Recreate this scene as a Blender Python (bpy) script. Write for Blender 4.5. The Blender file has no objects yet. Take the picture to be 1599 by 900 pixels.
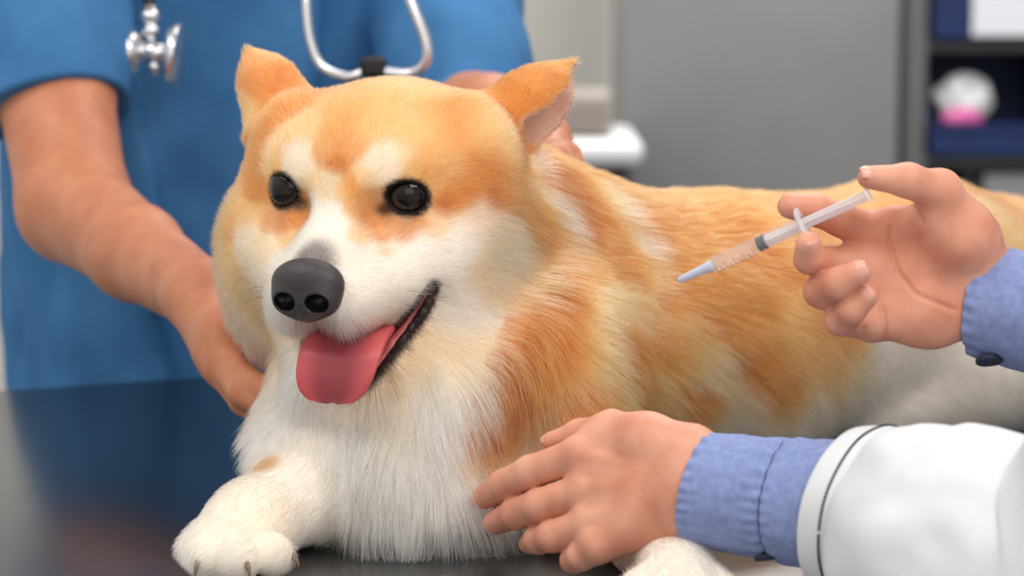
import bpy, math, random
import numpy as np
from mathutils import Vector, Matrix
from mathutils.kdtree import KDTree

rng = np.random.default_rng(7)
random.seed(7)
SC = bpy.context.scene
COL = SC.collection

# ------------------------------------------------------------------ camera
# the table top is z = 0; metres in Blender, centimetres while building (CM)
CM = 0.01
FPX = 85.0 / 36.0 * 1599.0
PITCH = math.radians(8.0)
CAMZ = 34.6
cam_data = bpy.data.cameras.new('camera')
cam = bpy.data.objects.new('camera', cam_data)
COL.objects.link(cam)
cam.location = (0, 0, CAMZ * CM)
cam.rotation_euler = (math.pi / 2 - PITCH, 0, 0)
cam_data.lens = 85.0
cam_data.sensor_width = 36.0
cam_data.clip_start = 0.02
cam_data.dof.use_dof = True
cam_data.dof.focus_distance = 1.375
cam_data.dof.aperture_fstop = 6.3
SC.camera = cam

# ------------------------------------------------------------------ world, lamps, exposure
W = bpy.data.worlds.new('room_light')
SC.world = W
W.use_nodes = True
W.node_tree.nodes['Background'].inputs[0].default_value = (1.0, 0.98, 0.95, 1)
W.node_tree.nodes['Background'].inputs[1].default_value = 0.55


def area(name, loc, rot, sx, sy, power, color=(1, 1, 1)):
    d = bpy.data.lights.new(name, 'AREA')
    d.shape = 'RECTANGLE'
    d.size, d.size_y, d.energy, d.color = sx, sy, power, color
    o = bpy.data.objects.new(name, d)
    COL.objects.link(o)
    o.location = loc
    o.rotation_euler = rot
    return o


def aim(o, target):
    d = Vector(target) - o.location
    o.rotation_euler = d.to_track_quat('-Z', 'Y').to_euler()


aim(area('ceiling_lamp_front', (0.75, 0.35, 1.65), (0, 0, 0), 1.1, 0.8, 19, (1, 0.98, 0.95)), (0, 1.45, 0.1))
aim(area('ceiling_lamp_side', (-0.9, 1.0, 1.6), (0, 0, 0), 1.1, 0.8, 11, (1, 0.98, 0.96)), (0, 1.5, 0.1))
aim(area('front_fill', (0.25, -0.9, 0.95), (0, 0, 0), 1.8, 1.1, 9, (1, 0.97, 0.93)), (0.05, 1.45, 0.08))  # unseen fill added behind the camera to lift the dark flank
aim(area('back_wall_fill', (0.5, 4.0, 1.7), (0, 0, 0), 1.3, 0.8, 54, (1, 0.98, 0.95)), (0.2, 4.8, 0))  # unseen fill added to brighten the back wall
aim(area('ceiling_lamp_back', (0.4, 2.5, 1.7), (0, 0, 0), 1.3, 0.8, 16, (0.97, 0.99, 1)), (0.1, 2.2, 0))

SC.view_settings.view_transform = 'Standard'
SC.view_settings.look = 'None'
SC.view_settings.exposure = 0.0
SC.view_settings.gamma = 1.0
SC.view_settings.use_curve_mapping = False


# ------------------------------------------------------------------ helpers: pixels, colours, materials
def ray(px, py):
    u = (px - 799.5) / FPX
    v = (450.0 - py) / FPX
    c, s = math.cos(PITCH), math.sin(PITCH)
    return np.array([u, c + v * s, -s + v * c])


def at(px, py, Y):
    """the point (cm) at depth Y that the photograph shows at this pixel"""
    d = ray(px, py)
    return np.array([0, 0, CAMZ]) + d * (Y / d[1])


def lin(c):
    c = np.asarray(c, dtype=np.float64) / 255.0
    return np.where(c <= 0.04045, c / 12.92, ((c + 0.055) / 1.055) ** 2.4)


def rgba(*c):
    return tuple(lin(c)) + (1.0,)


def mat(name, color, rough=0.6, metal=0.0, spec=0.5, **kw):
    m = bpy.data.materials.new(name)
    m.use_nodes = True
    b = m.node_tree.nodes['Principled BSDF']
    b.inputs['Base Color'].default_value = rgba(*color)
    b.inputs['Roughness'].default_value = rough
    b.inputs['Metallic'].default_value = metal
    b.inputs['Specular IOR Level'].default_value = spec
    for k, v in kw.items():
        b.inputs[k.replace('_', ' ')].default_value = v
    return m


def nodes(m):
    nt = m.node_tree
    return nt, nt.nodes['Principled BSDF'], nt.nodes, nt.links


def add_noise(m, c1, c2, scale=8.0, detail=4.0, stretch=(1, 1, 1), bump=0.0, bump_scale=None, dist=0.002, lo=0.35, hi=0.65):
    """two tones of a colour mixed by noise, and a fine relief"""
    nt, b, N, L = nodes(m)
    tc = N.new('ShaderNodeTexCoord')
    mp = N.new('ShaderNodeMapping')
    mp.inputs['Scale'].default_value = stretch
    L.new(tc.outputs['Object'], mp.inputs[0])
    n = N.new('ShaderNodeTexNoise')
    n.inputs['Scale'].default_value = scale
    n.inputs['Detail'].default_value = detail
    L.new(mp.outputs[0], n.inputs['Vector'])
    r = N.new('ShaderNodeValToRGB')
    r.color_ramp.elements[0].position, r.color_ramp.elements[1].position = lo, hi
    r.color_ramp.elements[0].color, r.color_ramp.elements[1].color = rgba(*c1), rgba(*c2)
    L.new(n.outputs['Fac'], r.inputs[0])
    L.new(r.outputs[0], b.inputs['Base Color'])
    if bump:
        n2 = N.new('ShaderNodeTexNoise')
        n2.inputs['Scale'].default_value = bump_scale or scale * 4
        n2.inputs['Detail'].default_value = 5
        L.new(mp.outputs[0], n2.inputs['Vector'])
        bp = N.new('ShaderNodeBump')
        bp.inputs['Strength'].default_value = bump
        bp.inputs['Distance'].default_value = dist
        L.new(n2.outputs['Fac'], bp.inputs['Height'])
        L.new(bp.outputs[0], b.inputs['Normal'])
    return m


def tag(o, label=None, cat=None, group=None, kind=None):
    if label: o['label'] = label
    if cat: o['category'] = cat
    if group: o['group'] = group
    if kind: o['kind'] = kind
    return o


def link(name, me, m=None, parent=None):
    o = bpy.data.objects.new(name, me)
    COL.objects.link(o)
    if m is not None:
        me.materials.append(m)
    if parent is not None:
        o.parent = parent
        o.matrix_parent_inverse = Matrix.Translation(-parent.location) if parent.type == 'EMPTY' or parent.location.length else Matrix()
    return o


def empty(name, loc_cm):
    o = bpy.data.objects.new(name, None)
    o.location = Vector(loc_cm) * CM
    COL.objects.link(o)
    return o


def mesh_np(name, v, f, smooth=True):
    """v (n,3) in cm, f: (m,4) / (m,3) array or list of polygons"""
    me = bpy.data.meshes.new(name)
    v = np.asarray(v, dtype=np.float64) * CM
    if isinstance(f, np.ndarray):
        k = f.shape[1]
        me.vertices.add(len(v))
        me.vertices.foreach_set('co', v.astype(np.float32).ravel())
        me.loops.add(f.size)
        me.loops.foreach_set('vertex_index', f.astype(np.int32).ravel())
        me.polygons.add(len(f))
        me.polygons.foreach_set('loop_start', np.arange(0, f.size, k, dtype=np.int32))
        me.update(calc_edges=True)
        me.validate()
    else:
        me.from_pydata([tuple(x) for x in v], [], [tuple(q) for q in f])
        me.update()
    me.polygons.foreach_set('use_smooth', np.full(len(me.polygons), smooth))
    me.update()
    return me


# ------------------------------------------------------------------ helpers: solid modelling with distance fields
def smin(a, b, k):
    h = np.maximum(k - np.abs(a - b), 0.0) / k
    return np.minimum(a, b) - h * h * k * 0.25


def smax(a, b, k):
    return -smin(-a, -b, k)


def ell(p, c, r, R=None):
    q = p - np.asarray(c, dtype=float)
    if R is not None:
        q = q @ R
    r = np.asarray(r, dtype=float)
    k0 = np.linalg.norm(q / r, axis=1)
    k1 = np.linalg.norm(q / (r * r), axis=1) + 1e-9
    return k0 * (k0 - 1.0) / k1


def rcone(p, a, b, ra, rb):
    a = np.asarray(a, dtype=float); b = np.asarray(b, dtype=float)
    d = b - a
    t = np.clip(((p - a) @ d) / (d @ d), 0, 1)
    return np.linalg.norm(p - a - t[:, None] * d, axis=1) - (ra + (rb - ra) * t)


def chain(p, pts, k=0.5):
    """pts: [(xyz, r), ...] a limb of joined cones"""
    out = None
    for (a, ra), (b, rb) in zip(pts[:-1], pts[1:]):
        d = rcone(p, a, b, ra, rb)
        out = d if out is None else smin(out, d, k)
    return out


def rbox(p, c, half, r, R=None):
    q = p - np.asarray(c, dtype=float)
    if R is not None:
        q = q @ R
    q = np.abs(q) - (np.asarray(half) - r)
    return np.linalg.norm(np.maximum(q, 0), axis=1) + np.minimum(q.max(axis=1), 0) - r


def grad(f, p, e):
    g = np.empty_like(p)
    for i in range(3):
        d = np.zeros(3); d[i] = e
        g[:, i] = f(p + d) - f(p - d)
    return g / (2 * e)


def mesh_sdf(f, lo, hi, h, margin=1.5, project=2):
    """surface nets over the blocks the surface passes through; returns vertices, quads, normals"""
    lo = np.asarray(lo, dtype=float); hi = np.asarray(hi, dtype=float)
    B = 8
    s = B * h
    nb = np.maximum(1, np.ceil((hi - lo) / s).astype(int))
    I = np.stack(np.meshgrid(*[np.arange(n) for n in nb], indexing='ij'), -1).reshape(-1, 3)
    keep = []
    for i in range(0, len(I), 200000):
        c = lo + (I[i:i + 200000] + 0.5) * s
        keep.append(np.abs(f(c)) < s * 0.87 * margin)
    I = I[np.concatenate(keep)]
    g = np.stack(np.meshgrid(*[np.arange(B + 1)] * 3, indexing='ij'), -1).reshape(-1, 3)
    NX, NY, NZ = (nb * B + 2)
    key = lambda c: ((c[..., 0] + 1) * (NY + 2) + (c[..., 1] + 1)) * (NZ + 2) + (c[..., 2] + 1)
    corners = np.array([[x, y, z] for x in (0, 1) for y in (0, 1) for z in (0, 1)])
    edges = [(a, b) for a in range(8) for b in range(a + 1, 8) if np.abs(corners[a] - corners[b]).sum() == 1]
    cell_k, cell_v, quads = [], [], []
    for i in range(0, len(I), 300):
        blk = I[i:i + 300]
        idx = blk[:, None, :] * B + g[None]
        V = f((lo + idx.reshape(-1, 3) * h)).reshape(len(blk), B + 1, B + 1, B + 1)
        S = V < 0
        cs = sum(S[:, x:B + x, y:B + y, z:B + z].astype(np.int8) for x, y, z in corners)
        act = np.argwhere((cs > 0) & (cs < 8))
        if len(act):
            vals = np.stack([V[act[:, 0], act[:, 1] + x, act[:, 2] + y, act[:, 3] + z] for x, y, z in corners], 1)
            acc = np.zeros((len(act), 3)); cnt = np.zeros(len(act))
            for a, b in edges:
                m = (vals[:, a] < 0) != (vals[:, b] < 0)
                t = vals[m, a] / (vals[m, a] - vals[m, b])
                acc[m] += corners[a] + t[:, None] * (corners[b] - corners[a])
                cnt[m] += 1
            cell = blk[act[:, 0]] * B + act[:, 1:]
            cell_k.append(key(cell))
            cell_v.append(lo + (cell + acc / cnt[:, None]) * h)
        for ax in range(3):
            A = S[:, :B, :B, :B]
            sl = [slice(0, B)] * 3
            sl[ax] = slice(1, B + 1)
            D = S[(slice(None),) + tuple(sl)]
            e = np.argwhere(A != D)
            if not len(e):
                continue
            inside = A[tuple(e.T)]
            pt = blk[e[:, 0]] * B + e[:, 1:]
            b_, c_ = np.eye(3, dtype=int)[(ax + 1) % 3], np.eye(3, dtype=int)[(ax + 2) % 3]
            q = np.stack([key(pt), key(pt - b_), key(pt - b_ - c_), key(pt - c_)], 1)
            q[~inside] = q[~inside][:, ::-1]
            quads.append(q)
    ck = np.concatenate(cell_k); cv = np.concatenate(cell_v); qk = np.concatenate(quads)
    o = np.argsort(ck); ck = ck[o]; cv = cv[o]
    qi = np.searchsorted(ck, qk)
    qi = np.minimum(qi, len(ck) - 1)
    ok = (ck[qi] == qk).all(1)
    qi = qi[ok]
    for _ in range(project):
        gr = grad(f, cv, h * 0.4)
        d = f(cv)
        st = (d / np.maximum((gr * gr).sum(1), 0.05))[:, None] * gr
        ln = np.linalg.norm(st, axis=1)
        st *= np.minimum(1, 0.6 * h / np.maximum(ln, 1e-9))[:, None]
        cv = cv - st
    n = grad(f, cv, h * 0.5)
    n /= np.maximum(np.linalg.norm(n, axis=1), 1e-9)[:, None]
    return cv, qi, n


def trace(f, px, py, t0=95.0, t1=300.0):
    """where rays through these pixels meet the solid f (cm)"""
    px = np.asarray(px, dtype=float); py = np.asarray(py, dtype=float)
    d = np.stack([ray(a, b) for a, b in zip(px, py)])
    d /= np.linalg.norm(d, axis=1)[:, None]
    o = np.array([0, 0, CAMZ])
    t = np.full(len(px), t0)
    for _ in range(160):
        t = np.minimum(t + f(o + d * t[:, None]) * 0.7, t1)
    return o + d * t[:, None], t < t1 - 1


def set_col(me, c, name='col'):
    a = me.attributes.new(name, 'FLOAT_COLOR', 'POINT')
    cc = np.ones((len(c), 4), dtype=np.float32)
    cc[:, :3] = c
    a.data.foreach_set('color', cc.ravel())


def vnoise(p, scale, seed=0):
    """smooth value noise in -1..1"""
    q = p / scale
    i = np.floor(q).astype(np.int64)
    fr = q - i
    fr = fr * fr * (3 - 2 * fr)
    def hsh(a):
        n = (a[:, 0] * 73856093) ^ (a[:, 1] * 19349663) ^ (a[:, 2] * 83492791) ^ (seed * 2654435761)
        n = (n ^ (n >> 13)) * 1274126177
        return ((n ^ (n >> 16)) & 0xffff) / 32767.5 - 1.0
    out = 0
    for x in (0, 1):
        for y in (0, 1):
            for z in (0, 1):
                w = (fr[:, 0] if x else 1 - fr[:, 0]) * (fr[:, 1] if y else 1 - fr[:, 1]) * (fr[:, 2] if z else 1 - fr[:, 2])
                out = out + w * hsh(i + np.array([x, y, z]))
    return out
# ------------------------------------------------------------------ the room
def box_mesh(name, lo, hi, r=0.0, seg=3):
    """box in cm with rounded edges"""
    import bmesh
    bm = bmesh.new()
    bmesh.ops.create_cube(bm, size=1)
    lo, hi = np.array(lo, dtype=float), np.array(hi, dtype=float)
    for v in bm.verts:
        v.co = Vector([(lo[i] + hi[i]) / 2 + v.co[i] * (hi[i] - lo[i]) for i in range(3)])
    if r > 0:
        bmesh.ops.bevel(bm, geom=bm.edges[:], offset=r, segments=seg, profile=0.5, affect='EDGES')
    for v in bm.verts:
        v.co *= CM
    me = bpy.data.meshes.new(name)
    bm.to_mesh(me); bm.free()
    me.polygons.foreach_set('use_smooth', np.full(len(me.polygons), r > 0))
    return me


def box(name, lo, hi, m, parent=None, r=0.0, seg=3):
    return link(name, box_mesh(name, lo, hi, r, seg), m, parent)


def px_x(px, Y):
    return at(px, 200, Y)[0]


def px_z(py, Y):
    return at(800, py, Y)[2]


FLOOR = -90.0
wall_mat = add_noise(mat('painted_wall', (202, 199, 193), 0.8), (199, 196, 190), (205, 202, 196), 3, bump=0.05, bump_scale=60)
white_wall = add_noise(mat('white_wall', (232, 232, 230), 0.7), (229, 229, 227), (235, 235, 233), 3, bump=0.05, bump_scale=60)
floor_mat = add_noise(mat('floor_vinyl', (150, 150, 150), 0.4), (140, 141, 143), (160, 160, 160), 6)
tag(box('wall_back', (-160, 520, FLOOR), (330, 530, 175), wall_mat), kind='structure')
tag(box('wall_left', (-160, 60, FLOOR), (-150, 520, 175), white_wall), kind='structure')
tag(box('trim_1', (px_x(950, 518), 516.5, FLOOR + 9), (px_x(985, 518), 520, 175), white_wall, r=0.3), kind='structure')
tag(box('floor', (-160, -60, FLOOR - 8), (330, 530, FLOOR), floor_mat), kind='structure')
tag(box('baseboard_back', (-150, 517.5, FLOOR), (330, 520, FLOOR + 9), white_wall, r=0.4), kind='structure')

# ------------------------------------------------------------------ examination table
TA = math.radians(22.0)
TAX = np.array([math.cos(TA), math.sin(TA), 0.0])
TNX = np.array([-math.sin(TA), math.cos(TA), 0.0])
T0, T1, TN0, TN1 = 4.0, 128.0, 106.0, 190.0
steel = mat('brushed_steel', (122, 124, 128), 0.22, metal=1.0)
nt, b, N, L = nodes(steel)
tc_ = N.new('ShaderNodeTexCoord'); mp_ = N.new('ShaderNodeMapping')
mp_.inputs['Scale'].default_value = (2.0, 160.0, 160.0)
n_ = N.new('ShaderNodeTexNoise'); n_.inputs['Scale'].default_value = 6; n_.inputs['Detail'].default_value = 4
L.new(tc_.outputs['Object'], mp_.inputs[0]); L.new(mp_.outputs[0], n_.inputs['Vector'])
mr_ = N.new('ShaderNodeMapRange'); mr_.inputs['To Min'].default_value = 0.17; mr_.inputs['To Max'].default_value = 0.30
L.new(n_.outputs['Fac'], mr_.inputs['Value']); L.new(mr_.outputs[0], b.inputs['Roughness'])
bp_ = N.new('ShaderNodeBump'); bp_.inputs['Strength'].default_value = 0.12; bp_.inputs['Distance'].default_value = 0.0008
L.new(n_.outputs['Fac'], bp_.inputs['Height']); L.new(bp_.outputs[0], b.inputs['Normal'])
steel_leg = mat('steel_leg', (150, 152, 155), 0.3, metal=1.0)
table = bpy.data.objects.new('examination_table', None)
COL.objects.link(table)
mid = TAX * (T0 + T1) / 2 + TNX * (TN0 + TN1) / 2
table.location = Vector((mid[0], mid[1], FLOOR)) * CM
table.rotation_euler = (0, 0, TA)
tag(table, 'brushed steel examination table under the corgi', 'table')
hl, hw = (T1 - T0) / 2, (TN1 - TN0) / 2


def tpart(name, lo, hi, m, r):
    o = bpy.data.objects.new(name, box_mesh(name, lo, hi, r))
    COL.objects.link(o); o.data.materials.append(m); o.parent = table
    return o


tpart('table_top', (-hl, -hw, -FLOOR - 3.0), (hl, hw, -FLOOR), steel, 0.8)
tpart('apron', (-hl + 6, -hw + 6, -FLOOR - 11.0), (hl - 6, hw - 6, -FLOOR - 3.0), steel_leg, 0.5)
for sx in (-1, 1):
    for sy in (-1, 1):
        cx, cy = sx * (hl - 9), sy * (hw - 9)
        tpart('leg', (cx - 2.2, cy - 2.2, 0.0), (cx + 2.2, cy + 2.2, -FLOOR - 10.5), steel_leg, 0.5)

# ------------------------------------------------------------------ things at the back of the room
grey_steel = add_noise(mat('grey_cabinet', (126, 126, 126), 0.55), (123, 123, 123), (129, 129, 129), 4)
edge_grey = mat('pale_edge', (150, 149, 147), 0.5)
dark_grey = mat('dark_grey', (92, 93, 96), 0.6)
chrome = mat('chrome', (200, 200, 202), 0.2, metal=1.0)


CY = 440.0
cab = empty('tall_cabinet', (px_x(1180, CY), CY + 25, FLOOR))
tag(cab, 'tall plain grey steel cabinet behind the corgi', 'cabinet')
x0, x1 = px_x(972, CY), px_x(1402, CY)
box('carcass', (x0, CY + 1.6, FLOOR + 6), (x1, CY + 50, 125), edge_grey, cab, 0.5)
box('plinth', (x0 + 1, CY + 4, FLOOR), (x1 - 1, CY + 48, FLOOR + 6), dark_grey, cab)
dr_ = box('door', (x0, CY - 0.4, FLOOR + 7), (x1, CY + 1.6, 124.5), grey_steel, cab, 0.4)
hd_ = box('handle', (x1 - 7, CY - 3, 42), (x1 - 5.4, CY - 0.3, 58), chrome, dr_, 0.4)

# grey upright beside the cabinet and the rack with bins
RY = 452.0
rack = empty('storage_rack', (px_x(1530, RY), RY + 20, FLOOR))
tag(rack, 'dark metal storage rack carrying the blue bins', 'rack')
upr = mat('rack_upright', (112, 112, 114), 0.5)
rx0, rx1 = px_x(1408, RY), px_x(1700, RY)
box('side_panel', (rx0, RY - 2, FLOOR), (px_x(1442, RY), RY + 40, 125), upr, rack, 0.4)
box('side_panel', (rx1, RY - 2, FLOOR), (rx1 + 4, RY + 40, 125), upr, rack, 0.4)
box('back_panel', (px_x(1442, RY), RY + 38, FLOOR), (rx1, RY + 40, 125), mat('rack_back', (92, 94, 98), 0.6), rack)
SHZ = [px_z(62, RY), px_z(242, RY)]
for z in SHZ + [FLOOR + 10, SHZ[0] + 34]:
    box('shelf', (px_x(1442, RY), RY, z - 2.2), (rx1, RY + 38, z), dark_grey, rack, 0.2)
box('upright', (px_x(1512, RY), RY + 6, FLOOR + 10), (px_x(1536, RY), RY + 9, SHZ[1] - 2.2), mat('rack_post', (44, 46, 50), 0.5), rack, 0.3)
pale_box = mat('pale_card', (176, 180, 182), 0.7)

blue_plastic = add_noise(mat('blue_plastic', (6, 36, 88), 0.5), (5, 32, 82), (9, 41, 96), 5)


def bin_mesh(name, x0, x1, y0, y1, z0, z1, lip):
    """open-fronted storage bin: floor, back, sides cut low at the front, a rolled rim"""
    t = 0.5
    prof = [(y0, z0), (y1, z0), (y1, z1), (y0 + (y1 - y0) * 0.45, z1), (y0 + 2.0, z0 + lip), (y0 - 1.2, z0 + lip), (y0, z0)]
    vs, fs = [], []

    def slab(lo, hi):
        b_ = len(vs)
        for x in (lo[0], hi[0]):
            for y in (lo[1], hi[1]):
                for z in (lo[2], hi[2]):
                    vs.append((x, y, z))
        for f in ((0, 1, 3, 2), (4, 6, 7, 5), (0, 4, 5, 1), (2, 3, 7, 6), (0, 2, 6, 4), (1, 5, 7, 3)):
            fs.append(tuple(b_ + i for i in f))
    slab((x0, y0, z0), (x1, y1, z0 + t))
    slab((x0, y1 - t, z0), (x1, y1, z1))
    slab((x0, y0, z0), (x1, y0 + t, z0 + lip))
    slab((x0, y0 - 0.8, z0 + lip - 0.5), (x1, y0 + t, z0 + lip + 0.3))
    for xs in (x0, x1 - t):
        b_ = len(vs)
        pr = prof[:5]
        for x in (xs, xs + t):
            for y, z in pr:
                vs.append((x, y, z))
        n = len(pr)
        fs.append(tuple(b_ + i for i in range(n))[::-1]); fs.append(tuple(b_ + n + i for i in range(n)))
        for i in range(n):
            fs.append((b_ + i, b_ + (i + 1) % n, b_ + n + (i + 1) % n, b_ + n + i))
    return mesh_np(name, vs, fs, smooth=False)


bz = [SHZ[0] + 0.05, SHZ[1] + 0.05]
bx0, bx1 = px_x(1449, RY), px_x(1660, RY)
b1 = link('storage_bin', bin_mesh('storage_bin', bx0, bx1, RY - 4, RY + 34, bz[0], bz[0] + 17, 12), blue_plastic)
tag(b1, 'blue plastic bin on the upper rack shelf with a white label card', 'bin', 'blue bins on the rack')
box('label_card', (px_x(1514, RY - 5), RY - 5.0, px_z(56, RY - 5)), (px_x(1640, RY - 5), RY - 4.7, bz[0] + 10.6), mat('label_card', (214, 216, 222), 0.6), b1)
b2 = link('storage_bin', bin_mesh('storage_bin', bx0, bx1, RY - 4, RY + 34, bz[1], bz[1] + 18, px_z(196, RY - 4) - bz[1]), blue_plastic)
tag(b2, 'blue plastic bin on the lower rack shelf holding a white bag', 'bin', 'blue bins on the rack')


def blob(name, c, r, amp, scale, m, h, seed, k=(1, 1, 1)):
    c = np.asarray(c, dtype=float)
    f = lambda p: ell(p, c, r) + amp * vnoise(p, scale, seed) + amp * 0.5 * vnoise(p, scale * 0.45, seed + 1)
    v, q, n = mesh_sdf(f, c - np.array(r) - 2 * amp - 0.5, c + np.array(r) + 2 * amp + 0.5, h)
    return link(name, mesh_np(name, v, q), m)


bag_mat = mat('white_bag', (226, 228, 228), 0.35)
tag(blob('plastic_bag', at(1505, 152, RY + 3), (5.6, 4.2, 4.6), 0.9, 2.6, bag_mat, 0.35, 31), 'crumpled white plastic bag in the lower blue bin', 'bag')
tag(blob('packet', at(1502, 186, RY - 1.6), (3.8, 1.3, 2.0), 0.3, 1.6, mat('pink_packet', (214, 96, 160), 0.4), 0.25, 41), 'pink packet below the white bag in the lower bin', 'packet')
c_ = box('carton', (px_x(1546, RY), RY + 4, SHZ[1] - 39.9), (px_x(1640, RY), RY + 30, SHZ[1] - 4), pale_box, None, 0.3)
tag(c_, 'pale grey carton on the rack under the lower blue bin', 'carton')
box('flap', (px_x(1546, RY), RY + 3.6, SHZ[1] - 14), (px_x(1640, RY), RY + 4, SHZ[1] - 4), pale_box, c_, 0.1)
box('shelf', (px_x(1442, RY), RY, SHZ[1] - 42.2), (rx1, RY + 38, SHZ[1] - 40), dark_grey, rack, 0.2)

# worktop end with a grey box on it, left of the cabinet
WY = 400.0
ctr = empty('counter', (px_x(900, WY), WY + 25, FLOOR))
tag(ctr, 'white counter with rounded worktop left of the grey cabinet', 'counter')
wx1 = px_x(1006, WY)
wz1, wz0 = px_z(221, WY), px_z(260, WY)
white_top = mat('white_worktop', (222, 222, 224), 0.35)
box('worktop', (-30, WY, wz0), (wx1, WY + 38, wz1), white_top, ctr, 1.8, 5)
box('base_unit', (-28, WY + 4, FLOOR), (wx1 - 2.2, WY + 36, wz0), mat('base_unit', (58, 52, 50), 0.6), ctr, 0.4)
bxx = empty('appliance', (px_x(890, WY), WY + 14, wz1))
tag(bxx, 'taupe box-shaped appliance standing on the white counter', 'appliance')
box('housing', (px_x(800, WY + 6), WY + 8, wz1 + 0.6), (px_x(957, WY + 6), WY + 30, px_z(150, WY + 6)), mat('taupe', (150, 142, 134), 0.6), bxx, 0.5)
box('front_panel', (px_x(815, WY + 6), WY + 7.4, wz1 + 1.8), (px_x(945, WY + 6), WY + 8, px_z(158, WY + 6)), mat('taupe_dark', (136, 126, 116), 0.6), bxx, 0.2)
for fx in (830, 935):
    box('foot', (px_x(fx, WY + 6) - 0.8, WY + 12, wz1), (px_x(fx, WY + 6) + 0.8, WY + 14, wz1 + 0.7), dark_grey, bxx)
# ------------------------------------------------------------------ the dog
# head frame: x across (viewer's right), y forward along the muzzle, z up; origin between the eyes (cm)
YAW, HPITCH = math.radians(20.0), math.radians(10.0)
E0 = at(537, 305, 140.0)
HX = np.array([math.cos(YAW), -math.sin(YAW), 0.0])
HY = np.array([-math.sin(YAW) * math.cos(HPITCH), -math.cos(YAW) * math.cos(HPITCH), -math.sin(HPITCH)])
HZ = -np.cross(HX, HY)
HM = np.stack([HX, HY, HZ], 1)          # world = E0 + HM @ local


def to_head(p):
    return (p - E0) @ HM


def H(x, y, z):
    return E0 + HM @ np.array([x, y, z], dtype=float)


EYES = [(-3.7, -0.85, 0.1), (3.65, -1.0, -0.05)]
EYE_R = 1.35
EYE_DIR = [np.array([-0.16, 0.97, 0.06]), np.array([0.30, 0.95, 0.06])]
EYE_DIR = [d / np.linalg.norm(d) for d in EYE_DIR]
MC = 5.75            # half width of the mouth at its corners


def eye_frame(i):
    d = EYE_DIR[i]
    x = np.cross(d, [0, 0, 1.0]); x /= np.linalg.norm(x)
    z = np.cross(x, d)
    # the slit slopes down to the inner corner
    a = math.radians(-12 if i else 12)
    x2 = x * math.cos(a) + z * math.sin(a)
    z2 = -x * math.sin(a) + z * math.cos(a)
    return np.stack([x2, d, z2], 1)


EYE_R3 = [eye_frame(0), eye_frame(1)]


def eye_hole(l, grow=0.0):
    o = None
    for i in (0, 1):
        c = np.array(EYES[i]) + EYE_DIR[i] * 1.15
        d = ell(l, c, (1.1 + grow, 0.95 + grow, 0.84 + grow), EYE_R3[i])
        o = d if o is None else np.minimum(o, d)
    return o


def lip_curve(path):
    """lip line in the head frame: where it lies on the closed muzzle"""
    p, ok = trace(closed_head, [a for a, b in path], [b for a, b in path])
    return to_head(p[ok])


def mouth_gap(l):
    """negative inside the open mouth (its far corner is closed by the lip)"""
    x = l[:, 0]
    zu = np.interp(x, LIP_U[:, 0], LIP_U[:, 2])
    zl = np.interp(x, LIP_L[:, 0], LIP_L[:, 2])
    d = np.maximum(l[:, 2] - zu, zl - l[:, 2])
    d = np.maximum(d * 0.7, -0.9 - l[:, 1])
    return np.maximum(d, np.abs(x - (MX0 + MX1) / 2) - (MX1 - MX0) / 2)


EARS = (  # base, middle, tip, radii, direction the hollow faces
    (at(768, 222, 148.0), at(840, 162, 148.8), at(893, 102, 149.5), 3.2, 2.1, 0.42, np.array([0.95, -0.03, 0.22])),
    (at(447, 190, 152.0), at(418, 132, 152.8), at(389, 84, 153.5), 2.9, 1.6, 0.36, np.array([-0.60, 0.78, 0.15])))


def ear_axis(k):
    a, m, b, ra, rm, rb, w = EARS[k]
    ax = (b - a) / np.linalg.norm(b - a)
    w = w - ax * (w @ ax)
    return ax, w / np.linalg.norm(w)


def ear_hollow(p, k):
    a, m, b, ra, rm, rb, _ = EARS[k]
    ax, w = ear_axis(k)
    return chain(p, [(a + w * ra * 0.62 + ax * 0.9, ra * 0.84), (m + w * rm * 0.66, rm * 0.84), (b + w * rb * 0.9, rb * 0.75)], 0.5)


def ear_sdf(p, k):
    a, m, b, ra, rm, rb, _ = EARS[k]
    return smax(chain(p, [(a, ra), (m, rm), (b, rb)], 1.5), -ear_hollow(p, k), 0.3)


def ear_pair(p):
    return np.minimum(ear_sdf(p, 0), ear_sdf(p, 1))


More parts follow.
